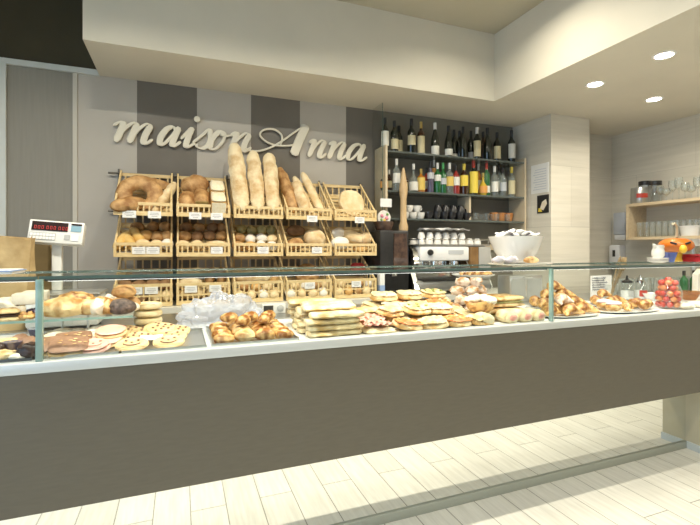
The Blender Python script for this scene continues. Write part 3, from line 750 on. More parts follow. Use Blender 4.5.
def bottle(shape, h, r, glassm, labm, capm, l0, l1, lw=1.0, caplen=.16):
    t = thing('bottle')
    part('glass', MB().lathe(PRO[shape](h, r), 20), glassm, t)
    if labm:
        # a paper label wrapped round the front half
        n = 12; a0 = -pi/2 - 1.25*lw; a1 = -pi/2 + 1.25*lw; rr = r*(1.21 if shape == 'squat' else 1.0) + .0012
        vs = [(rr*cos(a0 + (a1-a0)*i/n), rr*sin(a0 + (a1-a0)*i/n), z) for z in (h*l0, h*l1) for i in range(n+1)]
        part('label', MB().add(vs, [(i, i+1, i+n+2, i+n+1) for i in range(n)]), labm, t)
    rn = r*.36 if shape in ('wine', 'burg') else r*.33
    part('cap', MB().lathe([(rn + .001, h*(1 - caplen)), (rn + .0018, h*(1 - caplen) + .001), (rn + .0018, h), (0, h)], 16, None, False, False), capm, t)
    return t
# top shelf: wine and sparkling bottles
def put_bottle(u, sh, vtop, shape, r, g, l, c, l0, l1, label, y=3.66, rz=0, lw=1, cl=.2, group=None):
    x = X(u, y); h = Z(u, vtop, y) - SZ[sh]
    o = bottle(shape, h, r, g, l, c, l0, l1, lw, cl); o.location = (x, y, SZ[sh] + .0005); o.rotation_euler = (0, 0, rz + radians(-22))
    return tag(o, label, 'bottle', group)
G1, G2 = 'wine bottles on the top shelf', 'liquor bottles on the middle shelf'
T = [(385, 118, 'wine', .036, m_bk, m_lw, m_cb, .17, .60, 'tall black wine bottle with white label, first on the top shelf'),
 (394.5, 121, 'wine', .037, m_bk, m_lc, m_cb, .10, .42, 'dark bottle with greenish cream label, second on the top shelf'),
 (411.5, 119, 'wine', .039, m_bk, m_lc, m_cb, .25, .52, 'dark wine bottle with small cream label beside the amber one'),
 (421, 122, 'spirit', .036, m_br, m_lc, m_cg, .05, .56, 'reddish brown bottle with gold foil neck on the top shelf'),
 (435, 123, 'burg', .040, m_bk, m_lw, m_cw, .02, .30, 'dark sparkling bottle with pale silver neck on the top shelf'),
 (448.5, 126, 'burg', .040, m_bk, m_lw, m_cb, .06, .26, 'dark bottle with white crest label, left of the plain black pair'),
 (463, 127, 'wine', .036, m_bk, None, m_cb, 0, 0, 'plain black bottle without a label, mid top shelf'),
 (477, 127.5, 'wine', .037, m_bk, m_lc, m_cw, .10, .58, 'dark bottle with cream label and white neck band'),
 (487.5, 128, 'burg', .041, m_bk, None, m_cb, 0, 0, 'thick black bottle with dark label, third from right on top shelf'),
 (497, 132.5, 'wine', .037, m_bk, m_lc, m_cb, .10, .52, 'dark bottle with yellowish label, second from right on top shelf'),
 (511.5, 130.5, 'wine', .038, m_bk, m_lw, m_cb, .14, .58, 'dark wine bottle with white label, rightmost on the top shelf')]
for a in T: put_bottle(*([a[0], 2] + list(a[1:])), group=G1)
T2 = [(399, 126, 'wine', .036, m_bk, m_lc, m_cb, .1, .5, 'dark bottle half hidden behind the second top shelf bottle'),
 (454, 130, 'burg', .036, m_bk, m_lw, m_cb, .05, .2, 'shorter dark bottle right of the white crest bottle'),
 (459.5, 131, 'wine', .034, m_bk, None, m_cb, 0, 0, 'plain black bottle standing back from the others'),
 (471, 131, 'wine', .033, m_bk, m_lgrey, m_cb, .05, .3, 'dark bottle with narrow silver label behind the white banded one'),
 (483, 132, 'wine', .033, m_br, None, m_cb, 0, 0, 'dark brown bottle behind the thick black bottle')]
for a in T2: put_bottle(*([a[0], 2] + list(a[1:])), y=3.745, group=G1)
# middle shelf: liquors
L = [(384, 168, 'squat', .032, m_br, m_lo, m_cw, .12, .40, 'small round dark brown bottle, first on the middle shelf'),
 (396.5, 159, 'spirit', .036, m_cl, m_lw, m_cw, .25, .55, 'tall clear bottle with white ball stopper on the middle shelf'),
 (413.5, 164, 'squat', .036, m_cl, m_lw, m_cw, .05, .36, 'clear round bellied bottle with white front on the middle shelf'),
 (421, 169, 'spirit', .038, m_am, m_lg, m_cg, .10, .62, 'amber bottle with golden label beside the round bellied one'),
 (430.5, 162, 'slim', .033, m_vio, m_lgrey, m_cb, .45, .65, 'slim violet tinted bottle left of the green pair'),
 (437.5, 163, 'spirit', .034, m_gn, m_lw, m_cw, .40, .60, 'dark green bottle with white cap, left of the green pair'),
 (443, 163, 'spirit', .034, m_gn, m_lgrey, m_cgr, .3, .5, 'dark green bottle, right of the green pair'),
 (449.5, 163, 'spirit', .040, m_cl, m_lg, m_cw, .25, .55, 'clear bottle with round yellow label on the middle shelf'),
 (456, 165, 'spirit', .036, m_rd, m_lw, m_cb, .30, .58, 'reddish bottle with white label on the middle shelf'),
 (464, 164, 'spirit', .040, m_br, m_ly, m_cy, .28, .62, 'dark brown bottle with yellow cap and gold label'),
 (473.5, 161, 'spirit', .043, m_bk, m_ly, m_cr, .06, .68, 'dark bottle with big bright yellow label, middle shelf'),
 (483, 173, 'squat', .036, m_yl, m_lo, m_cg, .12, .42, 'low golden yellow round bottle on the middle shelf'),
 (486.5, 163, 'spirit', .035, m_gn, m_lw, m_cr, .1, .3, 'green bottle with red cap on the middle shelf'),
 (494.5, 166, 'spirit', .036, m_cl, m_lw, m_cw, .15, .48, 'clear bottle with white label right of the red capped one'),
 (503, 168, 'spirit', .034, m_cl, m_lgrey, m_cb, .2, .5, 'clear bottle with silver label, second from right on middle shelf'),
 (511.5, 167, 'spirit', .036, m_cl, m_lc, m_cy, .1, .55, 'clear bottle with pale cream label and yellow cap, rightmost')]
for a in L: put_bottle(*([a[0], 1] + list(a[1:])), y=3.645, group=G2)
L2 = [(389, 170, 'spirit', .028, m_br, m_lc, m_cw, .2, .5, 'small dark bottle with white cap behind the first round one'),
 (405, 172, 'spirit', .03, m_br, m_lc, m_cb, .2, .5, 'brown bottle behind the ball stopper bottle'),
 (426.5, 168, 'spirit', .03, m_rd, m_lw, m_cb, .2, .5, 'dark red bottle behind the amber one'),
 (434, 160, 'slim', .028, m_cl, m_lo, m_cw, .55, .75, 'slim clear bottle with long white neck standing at the back'),
 (478.5, 164, 'spirit', .03, m_am, m_lc, m_cw, .2, .5, 'amber bottle behind the big yellow label'),
 (499, 164, 'spirit', .03, m_cl, m_lw, m_cb, .2, .5, 'clear bottle standing behind the two silver labelled ones')]
for a in L2: put_bottle(*([a[0], 1] + list(a[1:])), y=3.735, group=G2)
# ---------------------------------------------------------------- cups and glasses on the lowest shelf
m_por = pm('white_porcelain', (.78,.77,.73), None, rough=.2, coat=.3)
m_blk = pm('black_glazed_cup', (.022,.022,.024), None, rough=.25)
m_tum = glass('drinking_glass', (.96,.975,.97), .12, .04, (.85,.88,.87), edge=.9, power=2.2)
m_org = pm('orange_glaze', (.50,.20,.06), (.60,.28,.10), 20, .35)
def cup_make(mat, r=.042, h=.062, handle=True):
    def f():
        t = thing('cup')
        part('body', MB().lathe([(0,0), (r*.6,0), (r*.66,.004), (r*.92,h*.55), (r,h), (r*.94,h), (r*.84,h*.5), (r*.5,.008), (0,.008)], 18), mat, t)
        if handle: part('handle', MB().tube([(r*.86,0,h*.80), (r*1.35,0,h*.78), (r*1.5,0,h*.52), (r*1.25,0,h*.27), (r*.8,0,h*.28)], .005, 7), mat, t)
        return t
    return f
def tumbler_make(r=.033, h=.13):
    def f():
        return link('tumbler', MB().lathe([(0,.0), (r*.78,0), (r*.84,.003), (r,h), (r*.95,h), (r*.78,.012), (0,.012)], 18).mesh('tumbler', m_tum))
    return f
z0 = SZ[0] + .0005
for i, (u, k) in enumerate(((405, 0), (413, 0), (420.5, 0), (409, 1), (417, 1))):
    inst('wcup', cup_make(m_por), 'white porcelain cup %s in the stack on the lowest shelf' % ['front left', 'front middle', 'front right', 'upper left', 'upper right'][i], 'cup', (X(u, 3.64), 3.64, z0 + .063*k), (0, 0, 1 + i), 'white cups on the lowest shelf')
for i in range(12):
    k = i // 6; c = i % 6
    inst('bcup', cup_make(m_blk, .044, .072, False), 'black glazed cup, %s in the %s row, lowest shelf' % (nth(c, 6), ['front', 'back'][k]), 'cup', (X(429 + 7.6*c, 3.63), 3.63 + .10*k, z0), (0, 0, i), 'black cups on the lowest shelf')
for i in range(5):
    inst('bcup', cup_make(m_blk), 'black glazed cup, %s of five stacked upside down on top' % nth(i, 5), 'cup', (X(438 + 7.6*i, 3.66), 3.66, z0 + .073 + .073), (pi, 0, i), 'black cups on the lowest shelf')
for i in range(7):
    y = 3.63 + .09*(i % 2)
    inst('stum', tumbler_make(.028, .075), 'small clear glass, %s of seven beside the black cups' % nth(i, 7), 'glass', (X(476 + 5.2*i, y), y, z0), (0,0,0), 'small glasses on the lowest shelf')
for i in range(3):
    inst('ocup', cup_make(m_org, .042, .06), 'orange patterned cup, %s of three on the lowest shelf' % nth(i, 3), 'cup', (X(494 + 7.5*i, 3.72), 3.72, z0 + .0), (0,0,2.5), 'orange cups on the lowest shelf', (1, 1, 1.6))
# white card and flowery ornament at the shelf end, and the tall tan pepper mill
ct = single('notice_card', MB().box(-.055, .055, -.002, .002, 0, .075), m_card, 'white notice card above the flower ornament beside the last basket', 'card', (X(386, 3.52), 3.52, Z(386, 207, 3.52)), smooth=False)
orn = thing('flower_ornament', 'round white ornament with pink and green flowers beside the last basket', 'ornament', (X(384, 3.53), 3.53, Z(384, 226, 3.53)))
part('disc', MB().lathe([(0, -.008), (.062, -.008), (.066, 0), (.062, .008), (0, .008)], 24, Matrix.Translation((0, 0, .075)) @ Matrix.Rotation(pi/2, 4, 'X')), m_por, orn)
m_pink = pm('pink_petal', (.75,.28,.36), None, rough=.6); m_leaf = pm('green_leaf', (.20,.36,.10), None, rough=.6); m_yel = pm('yellow_petal', (.80,.55,.12), None, rough=.6)
for (dx, dz, r, mt) in ((-.025, .09, .016, m_pink), (.02, .07, .018, m_pink), (.0, .05, .014, m_yel), (-.03, .055, .012, m_leaf), (.028, .105, .012, m_leaf)):
    part('flower', MB().ball((dx, -.012, dz), r, 10, 6, (1, .5, 1)), mt, orn)
m_tan = pm('tan_wood', (.52,.36,.18), (.60,.43,.24), 10, .5, stretch=(4,4,.6))
# ---------------------------------------------------------------- coffee grinder, tan wood peel, espresso machine
m_plastic = pm('black_plastic', (.018,.018,.018), (.026,.025,.024), 30, .35)
m_smoke = pm('brown_smoked_panel', (.055,.035,.028), (.12,.07,.05), 25, .12, spec=.7)
m_chrome = pm('chrome', (.70,.70,.68), None, rough=.12, metal=1)
m_satin = pm('satin_steel', (.58,.58,.56), (.64,.64,.62), 70, .3, metal=.85, stretch=(.05,1,1))
m_dark = pm('dark_recess', (.03,.028,.025), None, rough=.5)
GY = 3.42; gx0, gx1 = X(380, GY), X(409.5, GY)
gw = gx1 - gx0
g = thing('coffee_machine', 'tall black bean coffee machine between the bread rack and the steel espresso machine', 'coffee machine', ((gx0+gx1)/2, GY, ZW))
gt = Z(395, 230, GY) - ZW
part('body', MB().box(-gw/2, gw/2, 0, .30, .02, gt, c=.022), m_plastic, g)
part('control_panel', MB().prism([(-.02,.20), (gw/2 - .018,.20), (gw/2 - .035,gt - .03), (-.012,gt - .03)], -.014, -.0005), m_smoke, g, smooth=False)
part('drip_tray', MB().box(-gw/2 + .02, gw/2 - .02, -.07, -.001, .012, .05, c=.006), m_dark, g)
part('spout', MB().box(-.05, .0, -.045, -.001, .17, .20, c=.006), m_chrome, g)
part('hopper', MB().lathe([(.07, gt + .0005), (.095, gt + .07), (.095, gt + .08), (0, gt + .085)], 24, Matrix.Translation((-.03, .16, 0))), m_smoke, g)
bt = MB()
for k in range(4): bt.ball((.02 + .022*k, -.016, .23 + .006*k), .006, 8, 6)
part('buttons', bt, pm('grey_button', (.3,.25,.22), None, rough=.4), g)
for s in (-1, 1): part('foot', MB().lathe([(0,0), (.014,0), (.014,.0199), (0,.0199)], 12, Matrix.Translation((s*(gw/2 - .05), .1, 0))), m_plastic, g)
# pepper mill stands on the coffee machine
pz = ZW + gt + .001
pmx, pmy = X(404.5, 3.50), 3.52
ph = Z(404.5, 168, pmy) - pz
single('pepper_mill', MB().lathe([(0,0), (.042,0), (.042,ph*.08), (.030,ph*.14), (.028,ph*.5), (.036,ph*.58), (.040,ph*.66), (.030,ph*.78), (.018,ph*.93), (.008,ph), (0,ph)], 18), m_tan, 'tall tan wooden pepper mill standing on the black coffee machine', 'pepper mill', (pmx, pmy, pz))
# espresso machine
EY = 3.36; ex0, ex1 = X(414, EY), X(491.5, EY); ew = ex1 - ex0; eh = Z(450, 243, EY) - ZW
e = thing('espresso_machine', 'wide two group steel espresso machine on the back counter', 'espresso machine', ((ex0+ex1)/2, EY, ZW))
hw = ew/2
part('base', MB().box(-hw + .03, hw - .01, .0, .40, .035, .13, c=.012), m_satin, e)
part('back_body', MB().box(-hw + .05, hw - .01, .16, .40, .1305, eh - .03, c=.008), m_satin, e)
part('upper_body', MB().box(-hw + .06, hw - .25, .0, .159, eh - .16, eh - .03, c=.014), m_deck, e)
for s in (-1, 1):
    prof = [(-.02,.06), (.0,.03), (.36,.03), (.395,.10), (.395,eh - .08), (.34,eh - .02), (.10,eh - .02), (.02,eh - .07), (-.01,eh - .18), (.06,.20)]
    sp = MB(); n = len(prof); x0_ = s*hw - .015 if s > 0 else s*hw + .0; x1_ = x0_ + (.015 if s > 0 else .045)
    sp.add([(x0_, y, z) for y, z in prof] + [(x1_, y, z) for y, z in prof], [tuple(range(n)), tuple(range(2*n-1, n-1, -1))] + [(i, i+n, (i+1) % n + n, (i+1) % n) for i in range(n)])
    part('side_panel', sp, m_chrome if s < 0 else m_satin, e, angle=50)
part('cup_tray', MB().box(-hw + .05, hw - .02, .0, .40, eh - .029, eh - .012), m_steel, e, smooth=False)
rl = MB(); q = [(-hw + .05, .005, eh + .03), (hw - .03, .005, eh + .03), (hw - .03, .395, eh + .03), (-hw + .05, .395, eh + .03)]
rl.tube(q, .005, 7, None, True)
part('cup_rail', rl, m_chrome, e)
for (x, y, z) in q: part('rail_post', MB().tube([(x, y, eh - .012), (x, y, eh + .026)], .004, 6), m_chrome, e)
part('drip_tray', MB().box(-hw + .08, hw - .26, -.03, .155, .131, .145), m_dark, e, smooth=False)
part('splash_back', MB().box(-hw + .08, hw - .26, .155, .1595, .146, eh - .165), m_chrome, e, smooth=False)
for x in (-.16, .06):
    gh = part('group_head', MB().lathe([(0,eh-.215), (.036,eh-.215), (.036,eh-.165), (0,eh-.165)], 18, Matrix.Translation((x, .08, 0))), m_chrome, e)
    part('portafilter', MB().tube([(x, .05, eh - .225), (x, -.02, eh - .228), (x + .03, -.09, eh - .235)], [.012, .012, .016], 9), m_plastic, gh)
kb = part('steam_knob', MB().lathe([(0,0), (.026,0), (.028,.012), (.02,.03), (0,.032)], 16, Matrix.Translation((-hw + .16, -.0005, eh - .085)) @ Matrix.Rotation(pi/2, 4, 'X')), m_plastic, e)
part('brand_plate', MB().box(-.06, .10, -.003, -.0003, eh - .10, eh - .065), m_lgrey, e, smooth=False)
part('steam_wand', MB().tube([(hw - .27, .02, eh - .16), (hw - .27, -.03, eh - .22), (hw - .265, -.035, .17)], .006, 8), m_chrome, e)
part('brown_panel', MB().box(hw - .245, hw - .155, -.012, .158, .131, eh - .035, c=.004), pm('amber_brown_panel', (.16,.085,.03), (.26,.15,.06), 8, .25), e)
part('grey_panel', MB().box(hw - .15, hw - .018, -.012, .158, .131, eh - .035, c=.004), pm('grey_panel', (.36,.36,.33), (.40,.395,.37), 8, .35), e)
for sx in (-1, 1):
    part('foot', MB().lathe([(0,0), (.02,0), (.016,.034), (0,.034)], 12, Matrix.Translation((sx*(hw - .1), .06, 0))), m_chrome, e)
# cups on the cup tray, upside down, and a cloth
etop = ZW + eh - .0115
rnd = random.Random(3)
k = 0
for row in range(2):
    for i in range(8):
        x = (ex0 + ex1)/2 - hw + .12 + i*.088; y = EY + .09 + .13*row
        inst('ecup', cup_make(m_por, .036, .055), 'upturned white cup on the espresso machine, %s, %s row' % (nth(i, 8), ['front', 'back'][row]), 'cup', (x, y, etop + .055), (pi, 0, .4*i), 'cups on the espresso machine'); k += 1
for i in range(6):
    x = (ex0 + ex1)/2 - hw + .165 + i*.088
    inst('ecup', None, 'upturned white cup, upper layer on the espresso machine, %s' % nth(i, 6), 'cup', (x, EY + .155, etop + .1115), (pi, 0, 1 + .5*i), 'cups on the espresso machine')
cl = MB(); nx, ny = 26, 10; vs = []
for i in range(nx+1):
    for j in range(ny+1):
        a, b = i/nx, j/ny
        z = .004 + .030*(.5 + .5*noise.noise(Vector((a*7, b*4, 1)))) + .018*abs(sin(a*9 + b*3))
        vs.append((a*.50, b*.16 + .02*sin(a*8), z))
cl.add(vs, [(i*(ny+1)+j, (i+1)*(ny+1)+j, (i+1)*(ny+1)+j+1, i*(ny+1)+j+1) for i in range(nx) for j in range(ny)])
o = single('tea_towel', cl, pm('white_checked_cloth', (.74,.74,.73), (.45,.47,.52), 30, .9, lo=.55, hi=.62), 'crumpled white and grey cloth on top of the cups on the espresso machine', 'cloth', (ex0 + .16, EY + .075, etop + .112))
# ---------------------------------------------------------------- scale with raised display
SCY = 2.70; sx = X(51.5, SCY)
m_sbody = pm('cream_scale_plastic', (.66,.66,.62), None, rough=.4)
m_disp = pm('black_display_glass', (.02,.006,.006), None, rough=.15)
m_led = pm('red_led', (.25,.01,.01), None, emit=(.8,.05,.03), estr=.35)
m_lcd = pm('blue_lcd', (.20,.34,.42), None, rough=.3)
m_key = pm('pale_key', (.72,.72,.70), None, rough=.5); m_keyg = pm('grey_key', (.36,.37,.36), None, rough=.5)
zs = ZD + .009
sc = thing('shop_scale', 'white shop scale with raised display head and red digits at the counter left', 'scale', (sx, SCY, zs))
part('base', MB().box(-.09, .23, -.10, .15, .012, .17, c=.012), m_sbody, sc)
part('weighing_plate', MB().box(-.10, .24, -.11, .16, .1705, .182, c=.004), m_satin, sc)
part('base_display', MB().box(.06, .145, -.1035, -.1002, .115, .145), m_disp, sc, smooth=False)
for a in (-.07, .21): part('foot', MB().lathe([(0,0), (.016,0), (.016,.0119), (0,.0119)], 12, Matrix.Translation((a, .02, 0))), m_plastic, sc)
hz = Z(57, 243, SCY) - zs
part('pole', MB().box(-.024, .024, .10, .14, .1825, hz + .03, c=.006), m_sbody, sc)
HM = Matrix.Translation((0, .06, hz)) @ Matrix.Rotation(radians(-14), 4, 'X') @ Matrix.Rotation(radians(4), 4, 'Y')
hh = .125; hW = .128
hd = part('display_head', MB().box(-hW, hW, 0, .055, 0, hh, HM, c=.006), m_sbody, sc)
part('screen', MB().box(-hW + .014, .052, -.0035, -.0003, .066, hh - .010, HM), m_disp, hd, smooth=False)
dg = MB()
def seven(mb, x, z, w, h, on, t=.0022):
    S = {'a': (x, x+w, z+h-t, z+h), 'g': (x, x+w, z+h/2-t/2, z+h/2+t/2), 'd': (x, x+w, z, z+t), 'f': (x, x+t, z+h/2, z+h), 'b': (x+w-t, x+w, z+h/2, z+h), 'e': (x, x+t, z, z+h/2), 'c': (x+w-t, x+w, z, z+h/2)}
    for k_ in on: a = S[k_]; mb.box(a[0], a[1], -.0044, -.0037, a[2], a[3], HM)
for i in range(9):
    seven(dg, -hW + .026 + i*.0165 + (.006 if i > 2 else 0) + (.006 if i > 5 else 0), .074, .010, .018, 'abcdef')
part('digits', dg, m_led, hd, smooth=False)
part('lcd', MB().box(.066, hW - .012, -.003, -.0003, .070, hh - .022, HM), m_lcd, hd, smooth=False)
part('lcd_bar', MB().box(.066, hW - .012, -.003, -.0003, hh - .019, hh - .010, HM), m_disp, hd, smooth=False)
for i in range(8):
    for j in range(2):
        part('key', MB().box(-hW + .012 + i*.0145, -hW + .024 + i*.0145, -.004, -.0003, .018 + j*.018, .032 + j*.018, HM), m_key, hd, smooth=False)
part('keypad_frame', MB().box(-hW + .009, -hW + .128, -.0020, -.0002, .014, .054, HM), m_keyg, hd, smooth=False)
part('keypad', MB().box(.040, .066, -.0035, -.0003, .022, .050, HM), m_keyg, hd, smooth=False)
part('keypad', MB().box(.072, .108, -.0035, -.0003, .018, .052, HM), m_key, hd, smooth=False)
# paper bags on the service top, papers on the glass
m_kraft = pm('kraft_paper', (.30,.20,.08), (.48,.35,.17), 9, .7, bump=.5, bscale=14)
m_kraftd = pm('brown_paper', (.22,.155,.065), (.30,.22,.10), 7, .7, bump=.5, bscale=12)
def bag(L_, w, h, seed, M=None):
    mb = MB(); rings = []; n = 28
    for i in range(9):
        f = i/8; ring = []
        for j in range(n):
            a = 2*pi*j/n; c, s = cos(a), sin(a)
            px = L_/2*(abs(c)**.5)*(1 if c > 0 else -1); py = w/2*(abs(s)**.5)*(1 if s > 0 else -1)
            k = 1 + .16*noise.noise(Vector((c*2.2 + seed, s*2.2, f*3))) - .22*f
            ring.append((px*k + .05*f*sin(seed), py*k*(1 - .45*f), h*f + (.03*noise.noise(Vector((c*3, s*3, seed))) if i == 8 else 0)))
        rings.append(ring)
    return mb.grid(rings, True, True, True)
single('paper_bag', bag(.24, .14, Z(8, 238, 2.72) - zs, 2), m_kraft, 'crumpled light kraft paper bag at the left edge behind the counter', 'bag', (X(2, 2.72), 2.72, zs), angle=25)
single('paper_bag', bag(.30, .10, Z(40, 243, 2.92) - zs, 5), m_kraftd, 'darker brown paper bag behind the scale pole', 'bag', (X(36, 2.93), 2.93, zs), angle=25)
m_blue = pm('blue_print', (.20,.30,.52), None, rough=.6)
pp = thing('paper_stack', 'white papers with a blue edge lying on the glass at the left', 'paper', (X(4, 2.18), 2.18, ZG + .0118))
part('sheets', MB().box(-.16, .05, -.08, .08, 0, .010), m_card, pp, smooth=False)
part('blue_folder', MB().box(-.17, .055, -.085, .085, .0102, .013), m_blue, pp, smooth=False)
part('top_sheet', MB().box(-.15, .045, -.075, .075, .0132, .016), m_card, pp, smooth=False)
# socket plate on the service top
sk = thing('socket_plate', 'small grey box with round dial and dark window on the service top', 'box', (X(274, 2.75), 2.75, ZD + .009))
part('case', MB().box(-.075, .075, 0, .05, 0, .062, c=.004), m_sbody, sk)
part('window', MB().box(-.065, -.005, -.002, -.0003, .012, .052), m_dark, sk, smooth=False)
part('dial', MB().lathe([(0,0), (.020,0), (.022,.006), (.016,.010), (0,.010)], 18, Matrix.Translation((.04, -.0005, .032)) @ Matrix.Rotation(pi/2, 4, 'X')), m_keyg, sk)
# ================================================================ food in the display counter
Z0 = ZD + .0008
m_tray = pm('dark_steel_tray', (.12,.125,.13), None, rough=.3, metal=.6)
m_sttray = pm('steel_tray', (.50,.51,.50), None, rough=.28, metal=.8)
m_choc = pm('milk_chocolate', (.20,.105,.06), (.27,.15,.09), 20, .5, bump=.2)
m_dchoc = pm('dark_chocolate', (.030,.016,.012), (.055,.03,.02), 20, .35, bump=.2)
m_icing = pm('pink_icing', (.66,.34,.25), (.76,.48,.38), 12, .4)
m_cookie = pm('pale_cookie', (.62,.41,.18), (.74,.55,.29), 18, .65, bump=.2, bscale=60)
m_cream = pm('white_cream', (.70,.62,.48), (.80,.74,.63), 15, .5, bump=.2, bscale=40)
m_sug = pm('sugar_dusted', (.46,.24,.10), (.78,.66,.56), 22, .8, lo=.36, hi=.52, bump=.3, bscale=60)
m_pastry = pm('baked_pastry', (.24,.085,.014), (.72,.45,.17), 26, .4, lo=.40, hi=.60, bump=.35, bscale=60)
m_pastl = pm('light_pastry', (.40,.19,.045), (.80,.60,.31), 20, .45, lo=.38, hi=.6, bump=.3, bscale=60)
m_foc = pm('focaccia_bread', (.50,.28,.08), (.80,.66,.40), 18, .65, bump=.3, bscale=70)
m_focw = pm('white_sandwich_bread', (.66,.52,.27), (.80,.70,.47), 12, .7, bump=.25, bscale=70)
m_lett = pm('olive_green_filling', (.26,.28,.09), (.45,.40,.18), 30, .6)
m_fill = pm('yellow_olive_filling', (.50,.38,.14), (.66,.54,.26), 30, .6)
m_focs = pm('yellow_bread', (.52,.34,.12), (.80,.68,.42), 17, .65, bump=.3, bscale=60)
m_ham = pm('pink_ham', (.72,.27,.20), (.84,.50,.40), 24, .5, bump=.3, bscale=40)
m_chs = pm('melted_cheese', (.58,.40,.16), (.78,.66,.42), 18, .4, bump=.3, bscale=40)
m_tom = pm('tomato_topping', (.55,.14,.04), (.72,.34,.12), 22, .4, bump=.3, bscale=40)
m_berry = pm('dark_berry', (.05,.03,.07), (.11,.06,.12), 30, .3)
m_seed = pm('seeded_dark_crust', (.05,.035,.03), (.16,.11,.09), 55, .7, bump=.4, bscale=90)
m_plate = pm('white_plate', (.78,.78,.75), None, rough=.2, coat=.3)
def tray(name, u0, u1, Y0, Y1, z, label, mat=None, h=.014, xs=None):
    x0, x1 = xs or (X(u0, Y0), X(u1, Y0)); w, d = x1-x0, Y1-Y0
    t = thing(name, label, 'tray', ((x0+x1)/2, (Y0+Y1)/2, z)); mt = mat or m_sttray
    part('base', MB().box(-w/2, w/2, -d/2, d/2, 0, .003), mt, t, smooth=False)
    rm = MB(); t_ = .004
    rm.box(-w/2, w/2, -d/2, -d/2+t_, .0031, h); rm.box(-w/2, w/2, d/2-t_, d/2, .0031, h); rm.box(-w/2, -w/2+t_, -d/2+t_, d/2-t_, .0031, h); rm.box(w/2-t_, w/2, -d/2+t_, d/2-t_, .0031, h)
    part('rim', rm, mt, t, smooth=False); return t
def simple(name, mb, mat): return lambda: link(name, mb().mesh(name, mat))
def multi(name, parts):
    def f():
        t = thing(name)
        for pn, mb, mt in parts: part(pn, mb(), mt, t)
        return t
    return f
def put(key, mk, label, cat, u, Y, z, spin=0, tilt=0, roll=0, group=None, scale=1):
    return inst(key, mk, label, cat, (X(u, Y), Y, z), RZ(spin) @ RX(tilt) @ RY(roll), group, scale)
TZ = Z0 + .0035
# ---- cookies with faces
def cookie_make(base, top, r=.064, face=True):
    def f():
        t = thing('cookie'); part('biscuit', disc_mb(r, .020, .3, 5), base, t)
        if top: part('icing', disc_mb(r*.93, .006, .3, 6, z0=.0195), top, t)
        zt = .0255 if top else .0190
        if face:
            for s in (-1, 1): part('eye', MB().ball((s*r*.36, r*.32, zt), r*.10, 10, 6, (1, 1.2, .3)), m_choc, t)
            part('nose', MB().ball((0, 0, zt), r*.09, 8, 6, (1, 1, .3)), m_choc, t)
            part('mouth', MB().tube([(r*.52*cos(a), r*.04 - r*.50*sin(a)*.9, zt - .001) for a in [radians(25 + 13*k) for k in range(11)]], r*.042, 7), m_choc, t)
        return t
    return f
def chip_cookie(r=.064):
    def f():
        t = thing('cookie'); part('biscuit', disc_mb(r, .022, .3, 8), m_cookie, t)
        for k in range(9):
            a = k*2.4; q = r*.75*sqrt((k + .5)/9); part('chocolate_chip', MB().ball((q*cos(a), q*sin(a), .0205), r*.10, 7, 5, (1, 1, .5)), m_choc, t)
        return t
    return f
tray('baking_tray', 42, 110, 1.935, 2.47, Z0, 'steel tray of chocolate and pink pastries in the left case', xs=(FX[0] + .03, -.225))
tray('baking_tray', 112, 187, 1.935, 2.36, Z0, 'steel tray of smiling cookies beside the golden pastries', xs=(-.215, .105))
put('smile', cookie_make(m_cookie, None), 'pale cookie with chocolate smiling face, left of the front pair', 'cookie', 132, 2.00, TZ + .013, 0, .22, 0)
put('smile', None, 'pale cookie with chocolate smiling face, right of the front pair', 'cookie', 168.5, 2.00, TZ + .013, 0, .22, 0)
put('smile', None, 'pale smiling cookie behind the front right one, partly covered', 'cookie', 172, 2.125, TZ + .013, 0, .22, 0)
put('chips', chip_cookie(), 'pale cookie with chocolate chips behind the white card', 'cookie', 137, 2.125, TZ + .013, 0, .22, 0)
put('chips', None, 'pale chip cookie in the back row, left', 'cookie', 145, 2.25, TZ + .013, 0, .22, 0)
put('chips', None, 'pale chip cookie in the back row, right', 'cookie', 176, 2.25, TZ + .013, 0, .22, 0)
put('chips', None, 'pale chip cookie in the third row, left', 'cookie', 126, 2.33, TZ + .013, 0, .22, 0)
put('chips', None, 'pale chip cookie in the third row, right', 'cookie', 158, 2.31, TZ + .022, 0, .22, 0)
put('chips', None, 'pale chip cookie lying on top of the back row', 'cookie', 161, 2.20, TZ + .0235 + .013, 0, .22, 0)
single('price_card', MB().box(-.045, .045, -.025, .025, 0, .0015, Matrix.Rotation(radians(14), 4, 'X')), m_card, 'white blank looking card lying among the smiling cookies', 'price card', (X(151, 2.06), 2.07, TZ + .030), smooth=False)
put('pinksmile', cookie_make(m_icing, m_icing, .062), 'pink iced cookie with chocolate smiling face', 'cookie', 93.5, 2.00, TZ + .013, 0, .22, 0)
put('pink', cookie_make(m_cookie, m_icing, .064, False), 'plain pink iced cookie behind the pink smiling one', 'cookie', 107, 2.10, TZ + .013, 0, .22, 0)
put('pink', None, 'second plain pink iced cookie, lying on the first', 'cookie', 111, 2.145, TZ + .030 + .013, 0, .22, 0)
put('orangeflat', simple('flat_bun', lambda: slab_mb(.10, .07, .022, 12, .15), m_pastl), 'flat orange brown pastry at the back edge of the cookie tray', 'pastry', 133, 2.325, TZ, .2)
def choc_slab(sd):
    return multi('chocolate_pastry', [('pastry', lambda: slab_mb(.135, .105, .022, sd, .1), m_foc), ('chocolate_top', lambda: slab_mb(.132, .102, .012, sd, .1, rnd=.2).__class__ and slab_mb(.132, .102, .010, sd, .14), m_choc)])
